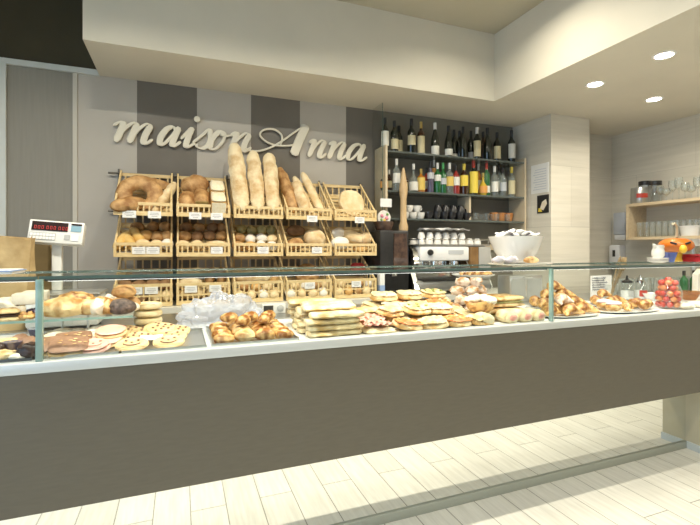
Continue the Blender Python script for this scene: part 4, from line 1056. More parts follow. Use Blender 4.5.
def choc_make(sd):
    def f():
        t = thing('chocolate_pastry'); part('pastry', slab_mb(.135, .12, .022, sd, .1), m_foc, t)
        part('chocolate_top', slab_mb(.133, .118, .015, sd+1, .16), m_choc, t).location = (0, 0, .0165)
        for k in range(9): part('almond_flake', MB().ball((-.03 + .010*k + .008*sin(k*5), .022*sin(k*2.3), .0335), .005, 7, 5, (1.5, .7, .3), .2, k), m_pastl, t)
        return t
    return f
put('choc1', choc_make(3), 'milk chocolate covered slice at the front, next to the pink smiling cookie', 'pastry', 69, 1.995, TZ + .020, .15, .32)
put('choc1', None, 'milk chocolate covered slice beside the glass post', 'pastry', 51, 2.03, TZ + .020, -.1, .32)
put('choc1', None, 'milk chocolate slice behind the front chocolate slice', 'pastry', 74, 2.125, TZ + .020, .2, .32)
def wrap_spot(sd):
    def f():
        t = thing('cream_slice'); part('pastry', slab_mb(.175, .085, .05, sd, .12), m_cream, t)
        for k in range(5): part('raisin', MB().ball((-.055 + .027*k, .016*(-1)**k, .046), .009, 7, 5, (1, 1, .5)), m_dchoc, t)
        return t
    return f
for i, (u, Y) in enumerate(((60, 2.215), (66, 2.31), (98, 2.235), (103, 2.33))):
    put('spot', wrap_spot(4), 'white iced slice with dark raisins under the glass shelf, %s' % ['front left', 'back left', 'front right', 'back right'][i], 'pastry', u, Y, TZ, .05*(-1)**i)
# ---- left of the glass post
tray('baking_tray', 0, 36, 1.935, 2.18, Z0, 'dark tray at the far left edge of the counter, lower level', m_tray, xs=(-.98, FX[0] - .03))
def puff(name, sd, L, w, h, b, mt): return simple(name, lambda: loaf_mb(L, w, h, sd, 2.1, b), mt)
put('leaf1', puff('puff_pastry', 1, .10, .075, .04, .2, m_foc), 'pale flaky pastry at the left picture edge, front', 'pastry', 5, 1.975, TZ, .3)
put('leaf2', puff('puff_pastry', 2, .10, .08, .06, .2, m_foc), 'pale flaky pastry at the left picture edge, middle', 'pastry', 2, 2.075, TZ, .8)
put('brn', simple('chocolate_puff', lambda: MB().ball((0, 0, .03), .042, 16, 12, (1.1, 1, .85), .25, 4, .72), m_choc), 'milk chocolate puff beside the glass post, lower level', 'pastry', 27, 2.07, TZ)
put('brn2', simple('chocolate_puff', lambda: MB().ball((0, 0, .028), .038, 16, 12, (1.1, 1, .85), .25, 9, .72), m_dchoc), 'dark chocolate puff in front of the milk chocolate one', 'pastry', 29, 1.978, TZ)
put('berrycup', multi('berry_cup', [('case', lambda: MB().lathe([(0,0), (.024,0), (.034,.03), (.030,.03), (.0,.028)], 16), m_vio), ('berries', lambda: heap_mb(9, .022, .012, .016, 3), m_berry)]), 'small violet cup of dark berries on the lower left tray', 'pastry', 12, 2.035, TZ)
PROTO['berrycup'].children[1].location = (0, 0, .028)
put('lens', puff('cream_pastry', 5, .075, .045, .03, .1, m_cream), 'small white lens shaped pastry before the berry cup', 'pastry', 19, 1.962, TZ, .2)
put('brn', None, 'milk chocolate puff at the back of the lower left tray', 'pastry', 20, 2.135, TZ, 1)
put('leaf1', None, 'pale flaky pastry at the back of the lower left tray', 'pastry', 5, 2.135, TZ, 2)
US = ZU + .0008
put('cake', multi('cream_cake', [('sponge', lambda: MB().box(-.05, .05, -.04, .04, 0, .05, c=.006), m_cream), ('berries', lambda: heap_mb(16, .036, .012, .012, 5), m_berry)]), 'white cream cake slice topped with dark berries, left shelf', 'cake', 27, 2.36, US, .1)
PROTO['cake'].children[1].location = (0, 0, .052)
put('cake', None, 'white cream cake slice with dark berries, behind the first', 'cake', 36, 2.47, US, .1)
put('sugbun', puff('sugar_bun', 6, .12, .10, .085, .12, m_cream), 'white sugared bun at the left picture edge on the glass shelf', 'pastry', 3, 2.34, US, .2)
put('clus', simple('nut_cluster', lambda: heap_mb(22, .034, .013, .03, 8), m_pastry), 'brown nut cluster on the glass shelf beside the post', 'pastry', 25.5, 2.255, US)
put('whbox', simple('cream_block', lambda: MB().box(-.035, .035, -.02, .02, 0, .05, c=.005), m_cream), 'white cream block next to the nut cluster', 'cake', 15, 2.285, US)
put('sand0', multi('filled_bun', [('bottom', lambda: slab_mb(.11, .07, .018, 1), m_pastl), ('filling', lambda: slab_mb(.105, .066, .012, 2, .1), m_dchoc), ('top', lambda: slab_mb(.108, .07, .022, 3), m_pastl)]), 'bun with dark filling at the left edge of the glass shelf', 'pastry', 4, 2.235, US, .1)
for k, z in ((1, .017), (2, .028)): PROTO['sand0'].children[k].location = (0, 0, z)
put('leaf2', None, 'pale flaky pastry behind the berry cup', 'pastry', 13, 2.105, TZ, 1.9)
put('brn2', None, 'dark chocolate puff at the left picture edge', 'pastry', -2, 2.02, TZ, 1)
put('clus2', simple('nut_cluster', lambda: heap_mb(22, .034, .013, .03, 18), m_pastry), 'brown nut cluster resting between the chocolate puffs', 'pastry', 34, 2.135, TZ)
put('berrycup', None, 'small violet berry cup at the back beside the glass post', 'pastry', 36, 2.36, Z0)
# ---- upper shelf, left case
def braid():
    t = thing('braided_loaf'); 
    mb = MB(); n = 46
    for k in range(2):
        pts = []; rs = []
        for i in range(n):
            f = i/(n-1); a = f*pi*4 + pi*k
            pts.append((-.09 + .18*f, .026*cos(a), .040 + .018*sin(a))); rs.append(.036*(.45 + .55*sin(pi*f)**.5))
        mb.tube(pts, rs, 12)
    part('dough', mb, m_pastl, t); return t
put('strudel', simple('golden_loaf', lambda: loaf_mb(.19, .12, .085, 14, 2.4, .10, slash=4), m_pastl), 'big pale golden loaf on the glass shelf next to the post', 'bread', 63, 2.27, US, .1)
put('strudel2', simple('golden_loaf', lambda: loaf_mb(.17, .10, .10, 24, 2.4, .12, slash=3), m_pastry), 'darker golden loaf behind the big pale golden loaf', 'bread', 76, 2.395, US, -.15)
put('ringcake', simple('ring_pastry', lambda: ring_mb(.055, .038, 5, .95, 8), m_pastl), 'golden ring pastry on the glass shelf right of the big loaf', 'pastry', 89.5, 2.33, US)
for i, u in enumerate((54, 65, 76)):
    put(('roll', m_crust.name, i % 3, .095), None if ('roll', m_crust.name, i % 3, .095) in PROTO else simple('round_roll', roll_(70 + i, .095, .085, .062), m_crust), 'small brown roll behind the big golden loaf, %s of three' % nth(i, 3), 'bread', u, 2.50, US, i, scale=.8)
put('whroll', puff('cream_roll', 15, .11, .055, .055, .08, m_cream), 'white cream roll behind the ring pastry', 'pastry', 89, 2.42, US, .2)
for i, (u, Y) in enumerate(((99, 2.245), (104, 2.33), (110, 2.43), (108.5, 2.26))):
    put('croll%d' % (i % 2), puff('cream_roll', 16 + i, .095, .062, .075, .18, [m_cream, m_pastl][i % 2]), ['pale cream roll at the front, left of the seeded roll', 'golden roll behind the pale cream roll', 'pale cream roll at the back, left of the dark tray', 'small golden roll touching the seeded dark roll'][i], 'pastry', u, Y, US, 1.3)
put('seeded', puff('seeded_roll', 19, .125, .085, .072, .06, m_seed), 'dark seeded roll at the right end of the glass shelf', 'bread', 121.5, 2.255, US, .15)
put('brownr', puff('brown_roll', 20, .115, .08, .065, .10, m_crust), 'brown roll behind the seeded dark roll, left', 'bread', 119, 2.35, US, .4)
put('brownr', None, 'brown roll behind the seeded dark roll, right', 'bread', 128.5, 2.425, US, -.3)
put('brownr', None, 'brown roll lying on top behind the seeded roll', 'bread', 124, 2.385, US + .062, .2, scale=.95)
put('sugr', puff('sugar_roll', 21, .07, .06, .05, .1, m_cream), 'white sugared roll at the shelf end, rightmost', 'pastry', 133, 2.345, US, .2, scale=.85)
for k in range(4):
    put('flatbun', simple('flat_bun', lambda: disc_mb(.068, .040, .6, 11), m_focw), 'pale flat bun, %s in the stack right of the glass shelf' % ['lowest', 'second lowest', 'second highest', 'highest'][k], 'bread', 148, 2.45, Z0 + .0375*k, k*1.3)
# ---- tray of golden pastries and the clear bag over them
PX = (.125, .505)
tray('baking_tray', 0, 0, 1.94, 2.40, Z0, 'steel tray of golden puff pastries under a clear plastic bag', m_sttray, xs=PX)
def golden(sd):
    def f():
        t = thing('golden_pastry'); mb = MB()
        rings = ring_mb(.026, .020, sd, .95, 0, 20, 9, .16)
        part('dough', rings, m_pastry, t); part('custard', MB().ball((0, 0, .032), .021, 12, 8, (1, 1, .55), .2, sd), m_pastl, t); return t
    return f
def turnover(sd): return simple('turnover', lambda: loaf_mb(.105, .075, .055, sd, 2.0, .12, slash=3, bend=.012), m_pastry)
def lightp(sd): return simple('puff_pastry', lambda: loaf_mb(.10, .08, .055, sd, 1.9, .14, slash=2), m_pastl)
RW = ['front', 'second', 'third', 'back']
for j in range(4):
    for i in range(4):
        x = PX[0] + .055 + i*.090; y = 1.997 + j*.108
        k = (i*2 + j*3) % 3
        mk = [golden, turnover, lightp][k]
        inst('gp%d' % k, mk(30 + k), 'golden puff pastry on the tray, %s in the %s row' % (nth(i, 4), RW[j]), 'pastry', (x, y, TZ), RZ(.5*i + j) if k == 0 else RZ(.25*((i+j) % 3 - 1)), 'golden pastries on the tray', .97)
for i, (a, b) in enumerate(((.10, .28), (.20, .27), (.29, .28), (.15, .17), (.25, .17))):
    inst('gp1', None, 'golden pastry heaped on top of the tray, %s' % ['back left', 'back middle', 'back right', 'front left', 'front right'][i], 'pastry', (PX[0] + a, 1.94 + b, TZ + .054), RZ(.3*i), 'golden pastries on the tray', .85)
m_bag = glass('clear_plastic', (.93,.94,.96), .3, .30, (.72,.75,.84), .10)
bg_ = MB(); n = 72; m = 30; rings = []
for i in range(m + 1):
    ph = pi/2*i/m; ring = []
    for j in range(n):
        a = 2*pi*j/n; d = Vector((cos(ph)*cos(a), cos(ph)*sin(a), sin(ph)))
        k = 1 + .22*noise.noise(d*3.1 + Vector((3, 1, 2))) + .15*abs(noise.noise(d*6)) - .07*abs(noise.noise(d*12 + Vector((4, 0, 1)))) 
        ring.append((d.x*k*.215, d.y*k*.085, d.z*k*.165))
    rings.append(ring)
bg_.grid(rings, True, False, True)
single('plastic_bag', bg_, m_bag, 'crumpled clear plastic bag behind the golden pastries', 'bag', (X(222, 2.485), 2.488, Z0), angle=20)
# ---- stacks of long sandwiches
def sandwich_make(sd, L=.27, w=.100, mt=None, fl=None):
    def f():
        t = thing('sandwich')
        part('bread', loaf_mb(L, w, .031, sd, 7, .10), mt or m_focs, t)
        part('filling', slab_mb(L*.985, w*1.01, .006, sd + 1, .2, rnd=.3), fl or m_fill, t).location = (0, 0, .0105); return t
    return f
SXL = .555
LV = ['lowest', 'second', 'third', 'topmost']
RN = ['front', 'second', 'third', 'back']
rnd = random.Random(11)
for j in range(4):
    for k in range(4):
        kk = (j + k) % 3
        x = SXL + .14 + rnd.uniform(-.02, .02)
        inst('sw%d' % kk, sandwich_make(60 + 5*kk), 'long pale sandwich, %s of the %s stack left of the ham' % (LV[k], RN[j]), 'sandwich', (x, 2.000 + j*.118 + rnd.uniform(-.004, .004), Z0 + .0285*k), RZ(rnd.uniform(-.06, .06)), 'long sandwiches in stacks')
for i, (x, y) in enumerate(((SXL + .13, 2.06), (SXL + .16, 2.18), (SXL + .12, 2.30))):
    inst('sw%d' % i, None, 'long pale sandwich lying across the top of the stacks, %s' % ['nearest', 'middle', 'farthest'][i], 'sandwich', (x, y, Z0 + .1145), RZ(.04 - .05*i), 'long sandwiches in stacks')
# ---- ham open sandwiches
def ham_make(sd):
    def f():
        t = thing('ham_sandwich'); part('bread', slab_mb(.17, .12, .026, sd, .12), m_focw, t)
        r_ = random.Random(sd)
        for k in range(7):
            mb = MB(); n, m = 12, 6; cx, cy = r_.uniform(-.045, .045), r_.uniform(-.03, .03); ph = r_.random()*6; vs = []
            for up in (0, 1):
                for i in range(n+1):
                    for j in range(m+1):
                        a, b = -1 + 2*i/n, -1 + 2*j/m
                        vs.append((cx + a*.040, cy + b*.030, .030 + .004*k*.5 + .012*abs(sin(a*4 + ph + b)) + .0025*up))
            N = (n+1)*(m+1); q = lambda i, j, up: up*N + i*(m+1) + j
            fs = []
            for i in range(n):
                for j in range(m): fs += [(q(i,j,1), q(i+1,j,1), q(i+1,j+1,1), q(i,j+1,1)), (q(i,j,0), q(i,j+1,0), q(i+1,j+1,0), q(i+1,j,0))]
            for i in range(n): fs += [(q(i,0,0), q(i+1,0,0), q(i+1,0,1), q(i,0,1)), (q(i,m,0), q(i,m,1), q(i+1,m,1), q(i+1,m,0))]
            for j in range(m): fs += [(q(0,j,0), q(0,j,1), q(0,j+1,1), q(0,j+1,0)), (q(n,j,0), q(n,j+1,0), q(n,j+1,1), q(n,j,1))]
            mb.add(vs, fs); part('ham_slice', mb, m_ham, t)
        return t
    return f
for i, (x, y, z, ln) in enumerate(((.925, 1.995, 0, 0), (.935, 2.105, .012, 8))):
    inst('ham', ham_make(5), 'open sandwich heaped with pink ham, %s of the two' % ['front', 'back'][i], 'sandwich', (x, y, Z0 + z), RZ(.1*i) @ RX(radians(ln)))
# ---- focaccia and pizza squares laid in rows
def foc_make(sd, top, tm, extra=None):
    def f():
        t = thing('pizza_slice'); part('base', slab_mb(.165, .13, .036, sd, .18, rnd=.5), m_foc, t)
        part('topping', slab_mb(.145, .112, .012, sd + 1, .45), tm, t).location = (0, 0, .0305)
        if extra:
            for k in range(4): part('garnish', MB().ball((-.05 + .033*k,   .02*(-1)**k, .043), .012, 8, 6, (1, .8, .45), .2, k), extra, t)
        return t
    return f
m_basil = pm('green_leaf_garnish', (.22,.26,.06), (.34,.36,.10), 20, .5)
KIND = [('pzc', foc_make(21, 0, m_chs), 'white cheese focaccia'), ('pzt', foc_make(23, 0, m_tom, m_chs), 'tomato pizza slice'), ('pzw', foc_make(25, 0, m_focw), 'plain golden focaccia'), ('pzg', foc_make(27, 0, m_chs, m_basil), 'cheese focaccia with green leaves')]
pat = [[1, 0, 1, 0], [0, 3, 1, 2], [3, 0, 2, 0], [2, 2, 0, 2]]
for j in range(4):
    for i in range(4):
        x = 1.095 + i*.150; y = 2.005 + j*.125
        if j >= 1 and i == 3 and j < 2: x += .0
        k = pat[j][i]
        inst(KIND[k][0], KIND[k][1], '%s, %s in the %s row beside the ham' % (KIND[k][2], nth(i, 4), RN[j]), 'pizza', (x, y, Z0 + .008 + .004*j), RZ(rnd.uniform(-.2, .2)) @ RX(radians(9 if j < 3 else 5)) @ RY(radians(rnd.uniform(-6, 8))), 'focaccia and pizza pieces')
top = [(1.06, 2.13, 0), (1.21, 2.11, 3), (1.36, 2.13, 2), (1.14, 2.245, 2), (1.29, 2.25, 0), (1.44, 2.25, 1), (1.07, 2.36, 2), (1.22, 2.37, 1), (1.37, 2.37, 2), (1.52, 2.37, 0)]
tn = ['front left', 'front middle', 'front right', 'centre left', 'centre', 'centre right', 'back leftmost', 'back second', 'back third', 'back rightmost']
for i, (x, y, k) in enumerate(top):
    inst(KIND[k][0], None, '%s on top of the rows, %s' % (KIND[k][2], tn[i]), 'pizza', (x, y, Z0 + .062 + .006*(i % 2)), RZ(rnd.uniform(-.5, .5)) @ RX(radians(10)), 'focaccia and pizza pieces')
for i, (x, y, k) in enumerate(((1.12, 2.34, 2), (1.30, 2.36, 2), (1.46, 2.35, 3))):
    inst(KIND[k][0], None, '%s in the third layer at the back, %s' % (KIND[k][2], nth(i, 3)), 'pizza', (x, y, Z0 + .118), RZ(rnd.uniform(-.4, .4)) @ RX(radians(8)), 'focaccia and pizza pieces')
for i, x in enumerate((.84, .98)):
    for k in range(3):
        inst('sq%d' % k, sandwich_make(80 + k, .15, .14), 'square pale sandwich in the %s pile behind the ham, %s' % (['left', 'right'][i], ['bottom', 'middle', 'top'][k]), 'sandwich', (x, 2.28, Z0 + .0285*k), RZ(.1*k - .1 + .2*i), 'square sandwiches behind the ham')
# ---- large sugared pastry and the fritters behind it
def shell_make():
    t = thing('sugared_pastry')
    sh_ = MB(); rings = []; n = 28
    for f, z in ((.55, 0), (.82, .02), (1, .055), (.96, .066), (.80, .052)):
        rings.append([(.10*f*cos(2*pi*j/n)*(1 + .05*noise.noise(Vector((cos(2*pi*j/n)*2, sin(2*pi*j/n)*2, z*20)))), .068*f*sin(2*pi*j/n), z + .005*sin(6*pi*j/n)) for j in range(n)])
    sh_.grid(rings, True, True, True); part('shell', sh_, m_pastry, t)
    part('sugar_filling', heap_mb(26, .066, .026, .030, 4), m_cream, t).location = (0, 0, .050); return t
put('shell', shell_make, 'big brown pastry shell filled with sugared white cream', 'pastry', 480, 2.07, Z0 + .055, .1)
def fritter(sd): return simple('sugared_fritter', lambda: MB().ball((0, 0, .032), .042, 16, 11, (1.15, .95, .8), .35, sd, .8), m_sug)
fr = [(1.74, 2.36, 0), (1.84, 2.36, 0), (1.64, 2.36, 0), (1.94, 2.30, 0), (1.69, 2.45, 0), (1.79, 2.45, 0), (1.89, 2.45, 0), (1.69, 2.37, 1), (1.79, 2.38, 1), (1.885, 2.37, 1), (1.74, 2.43, 1), (1.69, 2.42, 2), (1.78, 2.38, 2), (1.87, 2.41, 2), (1.74, 2.43, 3), (1.83, 2.41, 3)]
fr.sort(key=lambda q: q[0] - q[1]*.34); cnt = {0: 0, 1: 0, 2: 0, 3: 0}
for i, (x, y, k) in enumerate(fr):
    inst('frit%d' % (i % 3), fritter(40 + i % 3), 'sugar dusted fritter behind the wraps, %s layer, %s from the left' % (['bottom', 'second', 'third', 'top'][k], ORD[cnt[k]]), 'pastry', (x, y, Z0 + .055*k), RZ(i*1.1), 'sugared fritters in a heap'); cnt[k] += 1
# ---- ham wraps, long filled loaves
def wrap_make():
    t = thing('ham_wrap'); part('bread', loaf_mb(.12, .092, .066, 71, 6, .06, M=Matrix.Rotation(pi/2, 4, 'Z')), m_focw, t)
    part('ham_end', MB().ball((0, -.059, .033), .024, 14, 8, (1.1, .25, .8), .2, 3), m_ham, t); return t
def plainroll(): return link('soft_roll', loaf_mb(.12, .092, .062, 75, 4, .06, M=Matrix.Rotation(pi/2, 4, 'Z')).mesh('soft_roll', m_focw))
put('softroll', plainroll, 'pale soft roll in the front row, left of the ham wraps', 'bread', 483, 2.0, Z0 + .002)
for i, x in enumerate((1.73, 1.83, 1.925)):
    inst('wrap', wrap_make, 'rolled bread with pink ham end, %s of three in front' % nth(i, 3), 'wrap', (x, 2.0, Z0 + .002), RZ(.06*(i-1)), scale=(.97, 1, 1))
def longsand(mt): 
    def f():
        t = thing('baguette_sandwich'); part('bottom_bread', slab_mb(.33, .085, .028, 5, .12, 18), mt, t)
        part('filling', slab_mb(.32, .083, .010, 6, .3, 18), m_lett, t).location = (0, 0, .024)
        part('top_bread', loaf_mb(.33, .085, .036, 7, 3, .06), mt, t).location = (0, 0, .0325); return t
    return f
for i, (y, z) in enumerate(((2.115, 0), (2.205, 0))):
    inst('longs', longsand(m_foc), 'pale filled baguette behind the ham wraps, %s' % ['nearer', 'farther'][i], 'sandwich', (1.785, y, Z0 + z), RZ(.03*i), 'filled baguettes')
for i, (y, z) in enumerate(((2.125, .070), (2.21, .070))):
    inst('longb', longsand(m_pastl), 'brown crusted baguette sandwich on top, %s' % ['nearer', 'farther'][i], 'sandwich', (1.795, y, Z0 + z), RZ(-.05*i), 'filled baguettes')
# ---- right case: croissants on plates
def oval_plate(rx, ry):
    mb = MB(); n = 36; rings = []
    for k, z in ((.0, .004), (.55, .004), (.95, .014), (1, .015), (.98, .010), (.6, 0), (.0, 0)):
        rings.append([(max(k, .001)*rx*cos(2*pi*j/n), max(k, .001)*ry*sin(2*pi*j/n), z) for j in range(n)])
    return mb.grid(rings, True, False, False)
single('oval_plate', oval_plate(.235, .125), m_plate, 'white oval plate of front croissants right of the glass post', 'plate', (2.26, 2.065, Z0))
single('oval_plate', oval_plate(.27, .135), m_plate, 'white oval plate of pink buns and round pastries beside the fruit jar', 'plate', (2.79, 2.075, Z0))
single('oval_plate', oval_plate(.25, .13), m_plate, 'white oval plate under the heap of croissants at the back', 'plate', (2.50, 2.38, Z0))
PLZ = Z0 + .0155
def crs(sd, L=.165, r=.040, mt=None): return simple('croissant', lambda: croissant_mb(L, r, sd), mt or m_pastry)
for i, (x, y, a, k) in enumerate(((2.11, 2.03, .4, 0), (2.24, 2.00, .1, 1), (2.38, 2.035, -.3, 0), (2.18, 2.11, .2, 1), (2.33, 2.115, .1, 0))):
    inst('crs%d' % k, crs(50 + k), 'golden croissant on the front oval plate, %s' % ['front left', 'front middle', 'front right', 'back left', 'back right'][i], 'croissant', (x, y, PLZ), RZ(a), 'croissants on the front plate')
inst('crsl', crs(53, mt=m_sug), 'sugared croissant lying on top of the front croissants', 'croissant', (2.25, 2.075, PLZ + .058), RZ(.3))
bk = [(2.36, 2.33, .2, 0), (2.50, 2.31, 0, 0), (2.64, 2.33, -.2, 0), (2.38, 2.43, .5, 0), (2.52, 2.44, .2, 0), (2.65, 2.42, .1, 0), (2.43, 2.37, .1, 1), (2.57, 2.37, -.2, 1), (2.50, 2.38, .2, 2)]
for i, (x, y, a, k) in enumerate(bk):
    inst('crs%d' % (i % 2), None, 'golden croissant in the heap on the back plate, %s' % ['front left', 'front middle', 'front right', 'rear left', 'rear middle', 'rear right', 'second layer left', 'second layer right', 'at the very top'][i], 'croissant', (x, y, PLZ + .055*k), RZ(a), 'croissants on the back plate')
single('oval_plate', oval_plate(.20, .11), m_plate, 'small white oval plate of croissants before the dried bunch', 'plate', (2.93, 2.335, Z0))
for i, (x, y, a, k) in enumerate(((2.83, 2.30, .3, 0), (2.95, 2.285, 0, 0), (3.04, 2.32, -.4, 0), (2.90, 2.375, .1, 0), (2.92, 2.33, .2, 1))):
    inst('crs%d' % (i % 2), None, 'golden croissant on the small back plate, %s' % ['left', 'front middle', 'right', 'rear', 'lying on top'][i], 'croissant', (x, y, PLZ + .05*k), RZ(a), 'croissants on the small back plate', .85)
m_pinks = pm('pale_pink_glaze', (.72,.52,.52), (.82,.70,.68), 14, .45)
def pinkbun():
    t = thing('pink_bun'); part('dough', loaf_mb(.12, .09, .06, 81, 2.2, .06), m_pastl, t); part('glaze', loaf_mb(.112, .084, .03, 82, 2.2, .08), m_pinks, t).location = (0, 0, .036); return t
for i, (x, y) in enumerate(((2.62, 2.03), (2.66, 2.13))):
    inst('pinkbun', pinkbun, 'bun with pale pink glaze on the right plate, %s' % ['front', 'back'][i], 'pastry', (x, y, PLZ), RZ(.3))
for i, (x, y) in enumerate(((2.755, 2.02), (2.79, 2.12))):
    inst('crs%d' % i, None, 'croissant between pink buns and round pastries, %s' % ['front', 'back'][i], 'croissant', (x, y, PLZ), RZ(.5), None, .8)
for i, (x, y) in enumerate(((2.88, 2.01), (2.955, 2.045), (2.90, 2.10), (2.975, 2.125))):
    inst('rnd', simple('round_pastry', lambda: MB().ball((0, 0, .030), .038, 16, 11, (1, 1, .85), .12, 3, .85), m_pastry), 'round golden pastry on the right plate, %s' % ['front left', 'front right', 'back left', 'back right'][i], 'pastry', (x, y, PLZ), RZ(i), 'round golden pastries', .98)
# ---- glass jar of red fruits
jx, jy = X(668, 2.06), 2.06
m_jar = glass('jar_glass', (.97,.98,.975), .10, .015, (.85,.88,.88))
jr = thing('fruit_jar', 'glass jar full of red fruits in the right case', 'jar', (jx, jy, Z0))
part('glass', MB().lathe([(0,0), (.075,0), (.082,.008), (.084,.12), (.076,.15), (.066,.165), (.066,.20), (.070,.205), (.064,.205), (.061,.165), (.072,.148), (.079,.12), (.078,.012), (0,.008)], 28), m_jar, jr)
m_red = pm('red_fruit_skin', (.50,.03,.02), (.66,.09,.05), 9, .25, coat=.3); m_redo = pm('orange_red_fruit_skin', (.68,.20,.06), (.78,.32,.12), 9, .25, coat=.3)
lay = 0; nfr = 0; z = Z0 + .030
rnd2 = random.Random(5)
while z < Z0 + .20:
    n = 8 if z < Z0 + .12 else 5; R = .056 if n == 8 else .042
    for i in range(n):
        a = 2*pi*(i + .5*(lay % 2))/n
        ro = rnd2.random() < .35
        inst('fruit%d' % ro, simple('red_fruit', lambda: MB().ball((0, 0, 0), .0215, 12, 9, (1, 1, .95), .06, 2), m_redo if ro else m_red), '%s fruit against the jar glass, layer %s from the bottom' % ('orange red' if ro else 'deep red', ORD[lay]), 'fruit', (jx + R*cos(a), jy + R*sin(a), z), RZ(a), 'red fruits in the jar', 1 if n == 8 else .98)
    lay += 1; z += .0375
inst('fruit0', None, 'deep red fruit on top of the jar filling, in the middle', 'fruit', (jx, jy, z - .018), RZ(0), 'red fruits in the jar')
# ---- far right: cream pastries in a paper, small bowl
for i, (u, Y) in enumerate(((686, 1.99), (695, 2.05), (703, 1.99))):
    put('crp', puff('cream_pastry', 5, .13, .09, .045, .12, m_cream), 'pale cream pastry right of the fruit jar, %s of three' % nth(i, 3), 'pastry', u, Y, Z0, .2*i)
m_amb = glass('amber_bowl_glass', (.85,.62,.38), .2, .25, (.62,.36,.18))
single('amber_bowl', MB().lathe([(0,0), (.045,0), (.05,.006), (.085,.07), (.080,.07), (.045,.010), (0,.010)], 24), m_amb, 'small amber glass bowl behind the fruit jar', 'bowl', (X(689, 2.35), 2.35, Z0))
# ================================================================ things on the service top, the top glass and the right wall
ST = ZD + .0088
TG = ZG + .0116
# tumblers upright on the service top
for j in range(2):
    for i in range(10):
        u = 604 + i*10.2 + j*5
        inst('tumb', tumbler_make(.036, .145), 'clear tumbler on the service top, %s row, %s' % (['front', 'back'][j], nth(i, 10)), 'glass', (X(u, 2.70 + .09*j), 2.70 + .09*j, ST), (0,0,0), 'tumblers on the service top')
for i, u in enumerate((684, 694)):
    o = bottle('wine', .21, .032, m_gn, None, m_cb, 0, 0, 1, .2); o.location = (X(u, 2.63), 2.63, ST)
    tag(o, 'small dark green bottle %s behind the amber bowl' % ['left', 'right'][i], 'bottle')
nh = thing('napkin_holder', 'white napkin dispenser at the far right behind the glasses', 'dispenser', (X(704, 2.55), 2.55, ZD + .001))
part('body', MB().prism([(-.13, 0), (.13, 0), (.12, .19), (.06, .235), (-.06, .235), (-.12, .19)], -.025, .025), m_white, nh, smooth=False)
part('slot', MB().box(-.07, .07, -.0262, -.0252, .06, .075), m_keyg, nh, smooth=False)
# jars and bowls
m_sugw = pm('white_sugar', (.80,.80,.78), None, rough=.9)
for i, (u, Y) in enumerate(((640, 2.50), (627, 2.52))):
    t = thing('glass_jar', ['white labelled glass jar with chrome pourer behind the round pastries', 'round glass jar with dark lettering patch beside the dried bunch'][i], 'jar', (X(u, Y), Y, Z0))
    part('glass', MB().lathe([(0,0), (.045,0), (.05,.006), (.05,.10), (.038,.125), (.038,.14), (.034,.14), (.034,.125), (.046,.098), (.046,.01), (0,.008)], 22), m_jar, t)
    part('contents', MB().lathe([(0,.0105), (.0445,.0105), (.0445,.075), (0,.08)], 22), m_sugw, t)
    part('lid', MB().lathe([(.0385,.1405), (.040,.1405), (.040,.155), (.012,.165), (.006,.20), (0,.20)], 18, None, True, True), m_chrome if i == 0 else m_cb, t)
    a0 = [-2.6, -2.3][i]
    vs = [(.0512*cos(a0 + 1.5*k/8), .0512*sin(a0 + 1.5*k/8), z) for z in (.03, .08) for k in range(9)]
    part('label', MB().add(vs, [(k, k+1, k+10, k+9) for k in range(8)]), [m_cr, m_keyg][i], t)
single('white_bowl', MB().lathe([(0,0), (.035,0), (.04,.006), (.075,.06), (.071,.06), (.036,.010), (0,.010)], 22), m_por, 'small white bowl between the jars and the fruit jar', 'bowl', (X(652, 2.42), 2.42, Z0))
# dried bunch in a vase
vx, vy = X(612, 2.48), 2.49
vb = thing('dried_bunch', 'bunch of dried brown wheat leaning in a small glass vase', 'dried flowers', (vx, vy, Z0)); vb.scale = (1.2, 1.2, 1.2)
part('vase', MB().lathe([(0,0), (.035,0), (.04,.01), (.028,.08), (.033,.11), (.030,.11), (.025,.08), (.035,.012), (0,.010)], 18), m_jar, vb)
m_straw = pm('dried_straw', (.36,.27,.13), (.20,.14,.07), 20, .8)
r3 = random.Random(4)
for k in range(14):
    a = r3.uniform(-.5, .5); b = r3.uniform(-.3, .3)
    tip = Vector((.055 + .07*r3.random() + .03*a, .04*b, .20 + .06*r3.random()))
    st = part('stem', MB().tube([(0.012*a, .012*b, .015), tuple(tip*.5 + Vector((-.012, 0, .01))), tuple(tip)], .0016, 5), m_straw, vb)
    part('ear', MB().tube([tuple(tip), tuple(tip + Vector((.008, 0, .018))), tuple(tip + Vector((.02, 0, .045)))], [.005, .010, .001], 6), m_straw, st)
# menu card
mc = thing('menu_card', 'white card with dark illegible handwriting standing behind the croissants', 'card', (X(597, 2.70), 2.66, ST))
part('card', MB().box(-.12, .12, 0, .004, 0, Z(597, 275.5, 2.66) - ST), m_card, mc, smooth=False)
hm = Z(597, 275.5, 2.66) - ST
for k in range(6):
    w = r3.uniform(.06, .10); pts = [(-.105 + (w*2)*q/22, -.002, hm - .022 - .019*k + .0045*sin(q*2.1 + k) + .003*sin(q*3.7)) for q in range(23)]
    part('handwriting', MB().tube(pts, .0022, 5), pm('dark_ink', (.05,.06,.09), None, rough=.7), mc)
